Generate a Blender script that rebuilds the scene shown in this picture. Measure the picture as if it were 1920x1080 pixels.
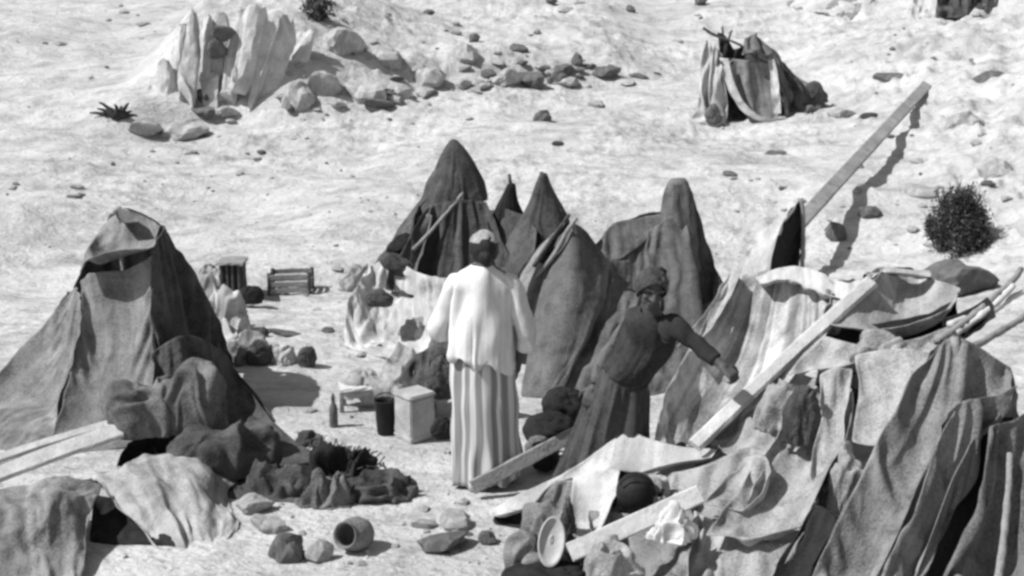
import bpy, bmesh, math, random
import numpy as np
from mathutils import Vector, Matrix, Euler

# ------------------------------------------------------------------ clear
for o in list(bpy.data.objects):
    bpy.data.objects.remove(o, do_unlink=True)
SC = bpy.context.scene
COL = SC.collection
R = math.radians

# ------------------------------------------------------------------ camera
CZ, PT, LENS = 3.3, R(14.0), 50.0
F = 1920 * LENS / 36.0
cam_d = bpy.data.cameras.new('camera')
cam_d.lens = LENS
cam_d.sensor_width = 36.0
cam_d.clip_end = 2000.0
cam = bpy.data.objects.new('camera', cam_d)
COL.objects.link(cam)
cam.location = (0, 0, CZ)
cam.rotation_euler = (math.pi / 2 - PT, 0, 0)
SC.camera = cam

# ------------------------------------------------------------------ light
SUN_EL, SUN_AZ = R(50), math.atan2(-0.965, -0.26)      # from the left, a little behind the camera
SDIR = Vector((math.sin(SUN_AZ) * math.cos(SUN_EL), math.cos(SUN_AZ) * math.cos(SUN_EL), math.sin(SUN_EL)))
world = bpy.data.worlds.new('World')
SC.world = world
world.use_nodes = True
wn, wl = world.node_tree.nodes, world.node_tree.links
wn.clear()
sky = wn.new('ShaderNodeTexSky')
sky.sky_type = 'NISHITA'
sky.sun_disc = False
sky.sun_elevation = SUN_EL
sky.sun_rotation = SUN_AZ
bw = wn.new('ShaderNodeRGBToBW')                       # the photograph is black and white
bg = wn.new('ShaderNodeBackground')
bg.inputs['Strength'].default_value = 0.09
wo = wn.new('ShaderNodeOutputWorld')
wl.new(sky.outputs[0], bw.inputs[0])
wl.new(bw.outputs[0], bg.inputs['Color'])
wl.new(bg.outputs[0], wo.inputs['Surface'])
sun_d = bpy.data.lights.new('sun', 'SUN')
sun_d.energy = 4.2
sun_d.angle = R(0.6)
sun_d.color = (1, 1, 1)
sun = bpy.data.objects.new('sun', sun_d)
COL.objects.link(sun)
sun.rotation_euler = SDIR.to_track_quat('Z', 'Y').to_euler()
sun.location = (-20, -10, 30)
vs = SC.view_settings
vs.view_transform = 'Standard'
vs.look = 'None'
vs.exposure = 0.34
vs.gamma = 1.0
vs.use_curve_mapping = False
SC.render.engine = 'CYCLES'
SC.cycles.filter_width = 3.0

# ------------------------------------------------------------------ noise
def _hash(ix, iy, iz, seed):
    h = (ix.astype(np.int64) * 374761393 + iy.astype(np.int64) * 668265263 + iz.astype(np.int64) * 2147483647 + seed * 1274126177) & 0xFFFFFFFF
    h = ((h ^ (h >> 13)) * 1274126177) & 0xFFFFFFFF
    h = ((h ^ (h >> 16)) * 2246822519) & 0xFFFFFFFF
    return ((h ^ (h >> 15)) & 0xFFFFFF) / float(0xFFFFFF) * 2 - 1

def noise2(x, y, seed=0):
    x = np.asarray(x, float); y = np.asarray(y, float)
    ix = np.floor(x); iy = np.floor(y)
    fx = x - ix; fy = y - iy
    fx = fx * fx * fx * (fx * (fx * 6 - 15) + 10); fy = fy * fy * fy * (fy * (fy * 6 - 15) + 10)
    z = np.zeros_like(ix)
    a = _hash(ix, iy, z, seed); b = _hash(ix + 1, iy, z, seed)
    c = _hash(ix, iy + 1, z, seed); d = _hash(ix + 1, iy + 1, z, seed)
    return (a * (1 - fx) + b * fx) * (1 - fy) + (c * (1 - fx) + d * fx) * fy

def noise3(x, y, z, seed=0):
    iz = np.floor(z); fz = z - iz
    fz = fz * fz * (3 - 2 * fz)
    ix = np.floor(x); iy = np.floor(y)
    fx = x - ix; fy = y - iy
    fx = fx * fx * (3 - 2 * fx); fy = fy * fy * (3 - 2 * fy)
    r = 0
    for dz, wz in ((0, 1 - fz), (1, fz)):
        a = _hash(ix, iy, iz + dz, seed); b = _hash(ix + 1, iy, iz + dz, seed)
        c = _hash(ix, iy + 1, iz + dz, seed); d = _hash(ix + 1, iy + 1, iz + dz, seed)
        r = r + wz * ((a * (1 - fx) + b * fx) * (1 - fy) + (c * (1 - fx) + d * fx) * fy)
    return r

def fbm2(x, y, octv=4, seed=0, gain=0.5):
    r = 0; a = 1.0; f = 1.0
    for i in range(octv):
        r = r + a * noise2(x * f + 17.3 * i, y * f - 9.1 * i, seed + i)
        a *= gain; f *= 2.03
    return r

def sstep(a, b, x):
    t = np.clip((x - a) / (b - a), 0, 1)
    return t * t * (3 - 2 * t)

# ------------------------------------------------------------------ terrain height
def H(x, y):
    x = np.asarray(x, float); y = np.asarray(y, float)
    z = 1.75 * (1 - sstep(0.8, 4.6, y))                       # the bank the photographer stands on
    z = z + 0.10 * np.where(y > 13, np.sqrt((y - 13) ** 2 + 1.0) - 1.0, 0)
    z = z + 0.05 * np.where(y > 30, y - 30, 0) * sstep(30, 60, y)
    z = z + 0.25 * np.log1p(np.exp(np.clip((x - 2.8 - 0.08 * y) * 1.4, -30, 30))) / 1.4 * sstep(7, 12, y) * (1 - 0.7 * sstep(15, 60, x))
    bk = sstep(0.2, 2.2, x - 2.6 - 0.08 * y) * sstep(10.5, 13, y) * (1 - sstep(40, 60, y))
    z = z + bk * (0.13 * (1 - np.abs(fbm2(x * 1.3 - y * 0.6, y * 0.8 + x * 0.4, 4, 71, .6))) + 0.06 * (1 - np.abs(fbm2(x * 3.4 - y * 1.2, y * 2.3, 3, 75))))
    # ledge across the hillside
    yl = 21.2 + (x + 3.9) * 0.44 + 0.35 * noise2(x * 0.9, x * 0 + 3.3, 5)
    w = sstep(-7.5, -4.5, x) * (1 - sstep(1.2, 3.0, x))
    z = z + w * (0.34 * sstep(-0.25, 1.0, y - yl) - 0.06 * np.exp(-((y - yl + 0.5) / 0.5) ** 2))
    z = z + 0.80 * sstep(-6.2, -5.0, x) * (1 - sstep(-3.9, -1.2, x)) * sstep(21.2, 22.7, y + 0.7 * sstep(-4.5, -3.4, x)) * (1 - sstep(24, 30, y))   # bank behind the outcrop
    # undulation and rubble relief, streaked along the slope
    u = x * 0.94 - y * 0.18; v = y * 0.94 + x * 0.18
    n1 = fbm2(x * 0.33, y * 0.30, 3, 11)
    z = z + 0.17 * n1 * sstep(9.5, 15, y)
    n2 = fbm2(u * 1.1, v * 1.6, 3, 23)
    z = z + (0.020 + 0.035 * sstep(11, 17, y)) * n2
    n3 = fbm2(u * 3.6, v * 5.5, 3, 31)
    rid = 1 - np.abs(n3)
    rough = 0.25 + 0.75 * sstep(-0.3, 0.5, noise2(x * 0.4 + 5, y * 0.35, 41))
    z = z + (0.012 + 0.040 * sstep(11, 18, y)) * rid * rough
    z = z + w * sstep(0.0, 0.6, y - yl) * 0.05 * fbm2(x * 2.2, y * 2.2, 3, 51)
    z = z + 0.008 * fbm2(x * 9, y * 9, 2, 61) * rough
    return z
_tx = np.arange(-9, 10.01, 0.05); _ty = np.arange(4.5, 30.01, 0.05)
_TH = H(*np.meshgrid(_tx, _ty))
def HF(x, y):
    """fast look-up of the terrain height near the camp"""
    u = np.clip((np.asarray(x, float) + 9) / 0.05, 0, len(_tx) - 2.001); v = np.clip((np.asarray(y, float) - 4.5) / 0.05, 0, len(_ty) - 2.001)
    i = u.astype(int); j = v.astype(int); u = u - i; v = v - j
    return (_TH[j, i] * (1 - u) + _TH[j, i + 1] * u) * (1 - v) + (_TH[j + 1, i] * (1 - u) + _TH[j + 1, i + 1] * u) * v

def W(px, py, y):
    cx = (px - 960) / F; cy = (540 - py) / F
    d = (cx, math.cos(PT) + cy * math.sin(PT), -math.sin(PT) + cy * math.cos(PT))
    t = y / d[1]
    return np.array((d[0] * t, y, CZ + d[2] * t))

_YS = np.concatenate([np.arange(4.6, 16, 0.02), np.arange(16, 90, 0.08)])
def G(px, py, off=0.0):
    cx = (px - 960) / F; cy = (540 - py) / F
    d = np.array((cx, math.cos(PT) + cy * math.sin(PT), -math.sin(PT) + cy * math.cos(PT)))
    t = _YS / d[1]
    zz = CZ + d[2] * t
    hh = H(d[0] * t, _YS)
    k = np.nonzero(zz < hh)[0]
    k = k[0] if len(k) else len(_YS) - 1
    return np.array((d[0] * t[k], _YS[k], hh[k] + off))

def B(px, y, off=0.0):
    cx = (px - 960) / F; x = 0.0
    for i in range(4):
        z = float(H(np.array([x]), np.array([y]))[0])
        x = cx * (y * math.cos(PT) + (CZ - z) * math.sin(PT))
    return np.array((x, y, z + off))

def PT3(p):
    if isinstance(p, np.ndarray): return p
    if p[0] == 'b': return B(p[1], p[2], p[3] if len(p) > 3 else 0.008)
    if len(p) == 2: return G(p[0], p[1], 0.008)
    return W(*p)

# ------------------------------------------------------------------ materials
MATS = {}
def mat(name, v, var=0.25, rough=0.9, bump=0.25, scale=9.0, stretch=(1, 1, 1), fine=60.0, stain=0.0, crease=0.0, strip=.84):
    """matt grey surface: large blotches, fine grain and relief"""
    if name in MATS: return MATS[name]
    m = bpy.data.materials.new(name); m.use_nodes = True
    nt = m.node_tree; n = nt.nodes; l = nt.links
    b = n['Principled BSDF']
    b.inputs['Roughness'].default_value = rough
    b.inputs['Specular IOR Level'].default_value = 0.18
    tc = n.new('ShaderNodeTexCoord'); mp = n.new('ShaderNodeMapping')
    mp.inputs['Scale'].default_value = stretch
    l.new(tc.outputs['Object'], mp.inputs[0])
    n1 = n.new('ShaderNodeTexNoise'); n1.inputs['Scale'].default_value = scale; n1.inputs['Detail'].default_value = 5; n1.inputs['Roughness'].default_value = 0.6
    n2 = n.new('ShaderNodeTexNoise'); n2.inputs['Scale'].default_value = fine; n2.inputs['Detail'].default_value = 3
    for q in (n1, n2): l.new(mp.outputs[0], q.inputs['Vector'])
    mx = n.new('ShaderNodeMath'); mx.operation = 'MULTIPLY_ADD'; mx.inputs[1].default_value = 0.8 if crease else 0.5
    l.new(n2.outputs['Fac'], mx.inputs[0]); l.new(n1.outputs['Fac'], mx.inputs[2])
    rp = n.new('ShaderNodeValToRGB')
    lo, hi = v * (1 - var), v * (1 + var)
    rp.color_ramp.elements[0].position = 0.62 if crease else 0.45; rp.color_ramp.elements[0].color = (lo, lo, lo, 1)
    rp.color_ramp.elements[1].position = 1.18 if crease else 1.05; rp.color_ramp.elements[1].color = (hi, hi, hi, 1)
    l.new(mx.outputs[0], rp.inputs[0])
    out = rp.outputs[0]
    if stain:
        n3 = n.new('ShaderNodeTexNoise'); n3.inputs['Scale'].default_value = scale * 0.35; n3.inputs['Detail'].default_value = 6; n3.inputs['Distortion'].default_value = 0.6
        l.new(tc.outputs['Object'], n3.inputs['Vector'])
        r3 = n.new('ShaderNodeValToRGB'); r3.color_ramp.elements[0].position = 0.42; r3.color_ramp.elements[1].position = 0.62
        k = 1 - stain
        r3.color_ramp.elements[0].color = (k, k, k, 1); r3.color_ramp.elements[1].color = (1, 1, 1, 1)
        l.new(n3.outputs['Fac'], r3.inputs[0])
        mu = n.new('ShaderNodeMix'); mu.data_type = 'RGBA'; mu.blend_type = 'MULTIPLY'; mu.inputs[0].default_value = 1
        l.new(out, mu.inputs[6]); l.new(r3.outputs[0], mu.inputs[7]); out = mu.outputs[2]
    if crease:                                            # sewn strips of slightly different cloth; a low strip value paints crease shade
        uvn = n.new('ShaderNodeUVMap'); sx = n.new('ShaderNodeSeparateXYZ'); l.new(uvn.outputs[0], sx.inputs[0])
        w1 = n.new('ShaderNodeTexNoise'); w1.noise_dimensions = '1D'; w1.inputs['Scale'].default_value = 7.0; w1.inputs['Detail'].default_value = 4.0
        l.new(sx.outputs[0], w1.inputs['W'])
        r5 = n.new('ShaderNodeValToRGB'); r5.color_ramp.interpolation = 'EASE'
        r5.color_ramp.elements[0].position = .40; r5.color_ramp.elements[1].position = .60
        r5.color_ramp.elements[0].color = (strip, strip, strip, 1); r5.color_ramp.elements[1].color = (1.05, 1.05, 1.05, 1)
        l.new(w1.outputs['Fac'], r5.inputs[0])
        m5 = n.new('ShaderNodeMix'); m5.data_type = 'RGBA'; m5.blend_type = 'MULTIPLY'; m5.inputs[0].default_value = 1
        l.new(out, m5.inputs[6]); l.new(r5.outputs[0], m5.inputs[7]); out = m5.outputs[2]
    l.new(out, b.inputs['Base Color'])
    bp = n.new('ShaderNodeBump'); bp.inputs['Strength'].default_value = bump; bp.inputs['Distance'].default_value = 0.02
    l.new(mx.outputs[0], bp.inputs['Height'])
    if crease:
        n4 = n.new('ShaderNodeTexNoise'); n4.noise_type = 'RIDGED_MULTIFRACTAL'; n4.inputs['Scale'].default_value = 4.6; n4.inputs['Detail'].default_value = 4.0; n4.inputs['Distortion'].default_value = 0.9
        l.new(tc.outputs['Object'], n4.inputs['Vector'])
        b2 = n.new('ShaderNodeBump'); b2.inputs['Strength'].default_value = crease; b2.inputs['Distance'].default_value = 0.035
        l.new(n4.outputs['Fac'], b2.inputs['Height']); l.new(b2.outputs[0], bp.inputs['Normal'])
    l.new(bp.outputs[0], b.inputs['Normal'])
    MATS[name] = m
    return m

def ground_mat():
    m = bpy.data.materials.new('sand'); m.use_nodes = True
    nt = m.node_tree; n = nt.nodes; l = nt.links; b = n['Principled BSDF']
    b.inputs['Roughness'].default_value = 0.95; b.inputs['Specular IOR Level'].default_value = 0.1
    tc = n.new('ShaderNodeTexCoord')
    def tex(sc, det, stretch, rot=0.0, dist=0.0):
        mp = n.new('ShaderNodeMapping'); mp.inputs['Scale'].default_value = stretch; mp.inputs['Rotation'].default_value = (0, 0, rot)
        l.new(tc.outputs['Object'], mp.inputs[0])
        t = n.new('ShaderNodeTexNoise'); t.inputs['Scale'].default_value = sc; t.inputs['Detail'].default_value = det
        t.inputs['Roughness'].default_value = 0.62; t.inputs['Distortion'].default_value = dist
        l.new(mp.outputs[0], t.inputs['Vector']); return t.outputs['Fac']
    a = tex(0.8, 6, (0.6, 1.4, 1), -0.2, 0.6)
    c = tex(3.0, 8, (0.7, 1.25, 1), -0.25, 0.5)
    d = tex(21, 5, (0.8, 1.2, 1), -0.2, 0.3)
    def ramp(src, p0, v0, p1, v1):
        r = n.new('ShaderNodeValToRGB'); r.color_ramp.elements[0].position = p0; r.color_ramp.elements[1].position = p1
        r.color_ramp.elements[0].color = (v0, v0, v0, 1); r.color_ramp.elements[1].color = (v1, v1, v1, 1)
        l.new(src, r.inputs[0]); return r.outputs[0]
    def mul(p, q):
        x = n.new('ShaderNodeMix'); x.data_type = 'RGBA'; x.blend_type = 'MULTIPLY'; x.inputs[0].default_value = 1
        l.new(p, x.inputs[6]); l.new(q, x.inputs[7]); return x.outputs[2]
    colr = mul(mul(ramp(a, 0.38, 0.48, 0.58, 0.60), ramp(c, 0.36, 0.72, 0.52, 1.0)), ramp(d, 0.32, 0.76, 0.46, 1.0))
    l.new(colr, b.inputs['Base Color'])
    e = tex(8.5, 5, (0.75, 1.25, 1), -0.3, 0.4)
    vo = n.new('ShaderNodeTexVoronoi'); vo.inputs['Scale'].default_value = 2.3
    mpv = n.new('ShaderNodeMapping'); mpv.inputs['Scale'].default_value = (.8, 1.4, 1)
    nd = n.new('ShaderNodeTexNoise'); nd.inputs['Scale'].default_value = 3.0; nd.inputs['Detail'].default_value = 3.0
    vm = n.new('ShaderNodeMix'); vm.data_type = 'RGBA'; vm.blend_type = 'ADD'; vm.inputs[0].default_value = .35
    l.new(tc.outputs['Object'], nd.inputs['Vector']); l.new(tc.outputs['Object'], vm.inputs[6]); l.new(nd.outputs['Color'], vm.inputs[7])
    l.new(vm.outputs[2], mpv.inputs[0]); l.new(mpv.outputs[0], vo.inputs['Vector'])
    def madd(p, k, q):
        x = n.new('ShaderNodeMath'); x.operation = 'MULTIPLY_ADD'; x.inputs[1].default_value = k
        l.new(p, x.inputs[0]); l.new(q, x.inputs[2]); return x
    ad = madd(vo.outputs['Distance'], 0.30, madd(e, 0.75, madd(d, 0.45, c).outputs[0]).outputs[0])
    bp = n.new('ShaderNodeBump'); bp.inputs['Strength'].default_value = 0.7; bp.inputs['Distance'].default_value = 0.11
    l.new(ad.outputs[0], bp.inputs['Height']); l.new(bp.outputs[0], b.inputs['Normal'])
    return m

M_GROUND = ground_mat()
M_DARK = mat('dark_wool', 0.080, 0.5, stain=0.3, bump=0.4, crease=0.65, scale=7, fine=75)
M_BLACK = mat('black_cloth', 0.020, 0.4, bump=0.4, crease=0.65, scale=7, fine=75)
M_SOOT = mat('sooty_metal', 0.018, 0.4, rough=0.6)
M_MID = mat('grey_sackcloth', 0.15, 0.45, stain=0.3, bump=0.45, crease=0.65, scale=7, fine=75)
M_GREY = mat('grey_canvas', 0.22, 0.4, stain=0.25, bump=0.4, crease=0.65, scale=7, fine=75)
M_LGREY = mat('light_grey_canvas', 0.33, 0.35, stain=0.22, bump=0.4, crease=0.65, scale=7, fine=75)
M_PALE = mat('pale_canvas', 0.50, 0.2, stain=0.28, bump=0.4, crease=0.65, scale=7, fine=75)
M_WHITE = mat('white_cotton', 0.66, 0.10, crease=0.25, bump=0.2, fine=120)
M_WOOD = mat('weathered_wood', 0.24, 0.35, stretch=(1, 1, 1), bump=0.5, scale=14)
M_PWOOD = mat('pale_wood', 0.55, 0.2, bump=0.4, scale=14)
M_DWOOD = mat('dark_wood', 0.07, 0.4, bump=0.5, scale=14)
M_ROCK = mat('pale_stone', 0.46, 0.3, bump=0.7, scale=6, stain=0.3)
M_DROCK = mat('grey_stone', 0.16, 0.35, bump=0.7, scale=6, stain=0.3)
M_TIN = mat('dull_tin', 0.42, 0.2, rough=0.5, bump=0.1)
M_SKIN = mat('brown_skin', 0.085, 0.12, rough=0.55, bump=0.05)
M_HAIR = mat('black_hair', 0.02, 0.4, rough=0.6, bump=0.6, stretch=(1, 1, .2))
M_LEAF = mat('dry_leaf', 0.045, 0.5, bump=0.1)
M_TWIG = mat('twig_bark', 0.06, 0.4, bump=0.3)

# ------------------------------------------------------------------ mesh helpers
def mesh_obj(name, verts, faces, m, parent=None, smooth=True, uvs=None, sol=0.0, sub=0, keep_origin=None):
    V = np.asarray(verts, float).reshape(-1, 3)
    if keep_origin is None:
        base = np.array((V[:, 0].mean(), V[:, 1].mean(), V[:, 2].min()))
    else:
        base = np.asarray(keep_origin, float)
    me = bpy.data.meshes.new(name)
    me.from_pydata((V - base).tolist(), [], [tuple(int(i) for i in f) for f in faces])
    if smooth:
        me.polygons.foreach_set('use_smooth', [True] * len(me.polygons))
    if uvs is not None:
        uvl = me.uv_layers.new(name='UVMap')
        idx = np.zeros(len(me.loops), dtype=np.int32); me.loops.foreach_get('vertex_index', idx)
        uvl.data.foreach_set('uv', np.asarray(uvs, float)[idx].ravel())
    me.materials.append(m)
    me.update()
    o = bpy.data.objects.new(name, me)
    COL.objects.link(o)
    if parent is not None:
        o.parent = parent
        o.location = Vector(base) - parent.location
    else:
        o.location = base
    if sub:
        s = o.modifiers.new('sub', 'SUBSURF'); s.levels = sub; s.render_levels = sub
    if sol:
        s = o.modifiers.new('sol', 'SOLIDIFY'); s.thickness = sol; s.offset = 0
    return o

def tag(o, label, cat=None, group=None, kind=None):
    if label: o['label'] = label
    if cat: o['category'] = cat
    if group: o['group'] = group
    if kind: o['kind'] = kind
    return o

def thing(name, label, cat, loc, group=None):
    o = bpy.data.objects.new(name, None)
    o.empty_display_size = 0.2
    COL.objects.link(o)
    o.location = Vector(loc)
    return tag(o, label, cat, group)

def grid_faces(nu, nv, cu=False, cv=False):
    f = []
    for i in range(nu if cu else nu - 1):
        a = i; b = (i + 1) % nu
        for j in range(nv if cv else nv - 1):
            c = j; d = (j + 1) % nv
            f.append((a * nv + c, a * nv + d, b * nv + d, b * nv + c))
    return f

def cr(P, n):
    """Catmull-Rom resample along axis 0"""
    P = np.asarray(P, float); k = len(P)
    if k == 2:
        t = np.linspace(0, 1, n).reshape((-1,) + (1,) * (P.ndim - 1))
        return P[0] * (1 - t) + P[1] * t
    E = np.concatenate([[2 * P[0] - P[1]], P, [2 * P[-1] - P[-2]]])
    s = np.linspace(0, k - 1, n); i = np.minimum(s.astype(int), k - 2); t = (s - i).reshape((-1,) + (1,) * (P.ndim - 1))
    a, b, c, d = E[i], E[i + 1], E[i + 2], E[i + 3]
    return 0.5 * (2 * b + (c - a) * t + (2 * a - 5 * b + 4 * c - d) * t ** 2 + (3 * b - a - 3 * c + d) * t ** 3)

_pairs_cache = {}
def relax(X, pin, su, sv, steps, iters, grav, stiff, spheres=()):
    """position-based cloth: the sheet is a little longer than its pins allow, so it sags and wrinkles"""
    w = (~pin).astype(float)
    V0 = X.copy()
    cons = []
    def add(a, b, sl, k):
        L = np.linalg.norm(V0[a] - V0[b], axis=-1) * sl
        ws = w[a] + w[b]
        ws = np.where(ws == 0, 1, ws)
        cons.append((a, b, L, w[a] / ws * k, w[b] / ws * k))
    S = slice
    def batches(st):
        for off in range(2 * st):
            pass
    nu, nv = X.shape[:2]
    sd = math.sqrt((su * su + sv * sv) / 2)
    for s0 in (0, 1):
        iu = np.arange(s0, nu - 1, 2)
        if len(iu): add((iu[:, None], np.arange(nv)[None, :]), (iu[:, None] + 1, np.arange(nv)[None, :]), su, 1.0)
        iv = np.arange(s0, nv - 1, 2)
        if len(iv): add((np.arange(nu)[:, None], iv[None, :]), (np.arange(nu)[:, None], iv[None, :] + 1), sv, 1.0)
        if len(iu):
            jv = np.arange(nv - 1)
            add((iu[:, None], jv[None, :]), (iu[:, None] + 1, jv[None, :] + 1), sd, 0.5)
            add((iu[:, None], jv[None, :] + 1), (iu[:, None] + 1, jv[None, :]), sd, 0.5)
    for st in (3,):
        for s0 in range(0, 2 * st, st):
            iu = np.array([i for i in range(nu - st) if (i // st) % 2 == s0 // st], int)
            if len(iu): add((iu[:, None], np.arange(nv)[None, :]), (iu[:, None] + st, np.arange(nv)[None, :]), su, stiff)
            iv = np.array([i for i in range(nv - st) if (i // st) % 2 == s0 // st], int)
            if len(iv): add((np.arange(nu)[:, None], iv[None, :]), (np.arange(nu)[:, None], iv[None, :] + st), sv, stiff)
    prev = X.copy()
    for s in range(steps):
        vel = (X - prev) * 0.90
        prev = X.copy()
        X = X + vel * w[..., None]
        X[..., 2] -= grav * w
        for it in range(iters):
            for a, b, L, ka, kb in cons:
                d = X[b] - X[a]
                l = np.sqrt((d * d).sum(-1)) + 1e-9
                c = ((l - L) / l)[..., None] * d
                X[a] += c * ka[..., None]
                X[b] -= c * kb[..., None]
        if s % 4 == 3 or s == steps - 1:
            h = HF(X[..., 0], X[..., 1]) + 0.012
            lo = (X[..., 2] < h) & ~pin
            X[..., 2] = np.where(lo, h, X[..., 2])
        for (c0, r0) in spheres:
            d = X - np.asarray(c0); l = np.sqrt((d * d).sum(-1)) + 1e-9
            ins = (l < r0) & ~pin
            X = np.where(ins[..., None], np.asarray(c0) + d / l[..., None] * r0, X)
    return X

SEED = [1]
def cloth(name, rows, m, parent=None, pins='edge', slack=(1.03, 1.03), seed=None, n=None, grav=0.0016, steps=30, iters=5,
          stiff=0.25, wr=0.018, wsc=6.5, an=(0.35, 1.5), edge=0.014, sol=0.004, label=None, sim=True, spheres=(), ragged=0.0, sub=1, cat=None, group=None):
    SEED[0] += 1
    sd = seed or SEED[0]
    C = np.array([[PT3(p) for p in r] for r in rows])
    ru, rv = C.shape[:2]
    lu = np.linalg.norm(np.diff(C, axis=0), axis=-1).sum(0).max(); lv = np.linalg.norm(np.diff(C, axis=1), axis=-1).sum(1).max()
    if n is None:
        nu = int(np.clip(lu / 0.024, 12, 60)); nv = int(np.clip(lv / 0.024, 12, 60))
    else:
        nu, nv = n
    nu = (nu // (ru - 1) + 1) * (ru - 1) + 1; nv = (nv // (rv - 1) + 1) * (rv - 1) + 1
    X = cr(C, nu); X = np.swapaxes(cr(np.swapaxes(X, 0, 1), nv), 0, 1)
    pin = np.zeros((nu, nv), bool)
    ku, kv = (nu - 1) // (ru - 1), (nv - 1) // (rv - 1)
    if pins == 'ctrl': pin[::ku, ::kv] = True
    elif pins == 'edge': pin[0, :] = pin[-1, :] = True; pin[:, 0] = pin[:, -1] = True
    elif pins == 'open': pin[0, :] = True; pin[-1, ::kv] = True; pin[:, 0] = pin[:, -1] = True
    elif pins == 'ends': pin[0, :] = True; pin[-1, ::kv] = True
    elif pins == 'top': pin[0, ::kv] = True
    elif pins == 'corners': pin[0, 0] = pin[0, -1] = pin[-1, 0] = pin[-1, -1] = True
    else:
        for (a, b) in pins: pin[a * ku, b * kv] = True
    du = np.gradient(X, axis=0); dv = np.gradient(X, axis=1)
    N = np.cross(du, dv); N /= np.linalg.norm(N, axis=-1, keepdims=True) + 1e-9
    uu = np.linspace(0, lu, nu)[:, None]; vv = np.linspace(0, lv, nv)[None, :]
    wob = 0.35 * noise2(uu * 2.0 + sd, vv * 2.0, sd + 40)
    bump = fbm2(uu * wsc * an[0] + sd * 7.7 + wob, (vv + 0.25 * wob) * wsc * an[1] + sd * 3.1, 3, sd)
    bump = bump + 0.7 * (0.5 - np.abs(noise2(uu * wsc * an[0] * .8 + wob * 2, vv * wsc * an[1] * 1.3 + sd, sd + 50)) * 2)
    bump = bump + 0.35 * noise2(uu * wsc * 1.1 + wob * 3, vv * wsc * 2.4 + sd, sd + 55)
    if edge:
        X = X + (np.stack([noise2(uu * 4 + sd, vv * 4, sd + 60 + q) for q in range(3)], -1) + 0.5 * np.stack([noise2(uu * 11 + sd, vv * 11, sd + 65 + q) for q in range(3)], -1)) * edge
    X = X + N * (bump * wr)[..., None] * (~pin)[..., None]
    if sim:
        X = relax(X, pin, slack[0], slack[1], steps, iters, grav, stiff, spheres)
        Y = X.copy()
        Y[1:-1, 1:-1] = 0.5 * X[1:-1, 1:-1] + 0.125 * (X[:-2, 1:-1] + X[2:, 1:-1] + X[1:-1, :-2] + X[1:-1, 2:])
        X = Y
    if ragged:
        j = noise2(vv[0] * 9, vv[0] * 0 + sd, sd) * ragged
        X[-1] = X[-1] + (X[-1] - X[-2]) / (np.linalg.norm(X[-1] - X[-2], axis=-1, keepdims=True) + 1e-9) * j[:, None]
    uv = np.stack(np.broadcast_arrays(vv, uu), -1).reshape(-1, 2)
    o = mesh_obj(name, X.reshape(-1, 3), grid_faces(nu, nv), m, parent, uvs=uv, sol=sol, sub=sub)
    if label: tag(o, label, cat, group)
    return o

def bundle(name, c, r, m, parent=None, seed=1, crump=0.16, fr=2.6, flat=0.3, rot=0.0, label=None, cat=None, group=None, n=(56, 44), tilt=0.0):
    """crumpled soft mass (cloth bundle, sack) resting on its flattened underside; c = centre"""
    nu, nv = n
    th = np.linspace(0, 2 * math.pi, nu, endpoint=False)[:, None]; ph = np.linspace(0.02, math.pi - 0.02, nv)[None, :]
    D = np.stack([np.cos(th) * np.sin(ph), np.sin(th) * np.sin(ph), np.cos(ph) + 0 * th], -1)
    q = D * fr
    rs = np.random.RandomState(seed)
    wx = noise3(q[..., 0] * .7, q[..., 1] * .7, q[..., 2] * .7, seed + 5); wy = noise3(q[..., 0] * .8 + 9, q[..., 1] * .8, q[..., 2] * .8, seed + 6)
    fold = 0
    for kf, wt in ((1.5, 1.0), (2.6, .55), (4.2, .3)):
        d = rs.randn(3); d /= np.linalg.norm(d)
        fold = fold + wt * (np.abs(np.sin(kf * (q @ d) * 1.2 + 2.6 * (wx if kf < 2 else wy) + rs.rand() * 6)) ** 0.75 - .6)
    k = noise3(q[..., 0] * .45, q[..., 1] * .45, q[..., 2] * .45, seed + 3)
    rad = 1 + crump * (.85 * fold + 1.0 * k)
    P = D * rad[..., None] * np.asarray(r)
    P[..., 2] = np.where(P[..., 2] < -r[2] * (1 - flat), -r[2] * (1 - flat) + (P[..., 2] + r[2] * (1 - flat)) * 0.15, P[..., 2])
    if tilt:
        ct, st = math.cos(tilt), math.sin(tilt)
        P = np.stack([P[..., 0] * ct - P[..., 2] * st, P[..., 1], P[..., 0] * st + P[..., 2] * ct], -1)
    cs, sn = math.cos(rot), math.sin(rot)
    P = np.stack([P[..., 0] * cs - P[..., 1] * sn, P[..., 0] * sn + P[..., 1] * cs, P[..., 2]], -1) + np.asarray(c)
    V = P.reshape(-1, 3)
    top = P[:, 0].mean(0); bot = P[:, -1].mean(0)
    V = np.concatenate([V, [top, bot]])
    f = [(b_, a_, d_, c_) for (a_, b_, c_, d_) in [(q0[0], q0[1], q0[2], q0[3]) for q0 in grid_faces(nu, nv, cu=True)]]
    f = grid_faces(nu, nv, cu=True)
    nvv = nu * nv
    for i in range(nu):
        j = (i + 1) % nu
        f.append((nvv, i * nv, j * nv)); f.append((nvv + 1, j * nv + nv - 1, i * nv + nv - 1))
    o = mesh_obj(name, V, f, m, parent)
    if label: tag(o, label, cat, group)
    return o

def bundle_px(name, x0, y0, x1, y1, y, m, depth=0.8, **k):
    """a bundle that fills a pixel box at world distance y"""
    a = W(x0, y0, y); b = W(x1, y1, y)
    c = (a + b) / 2
    r = (abs(b[0] - a[0]) / 2 * 0.93, abs(b[0] - a[0]) / 2 * depth, abs(a[2] - b[2]) / 2 * 1.0)
    return bundle(name, c, r, m, **k)

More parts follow.
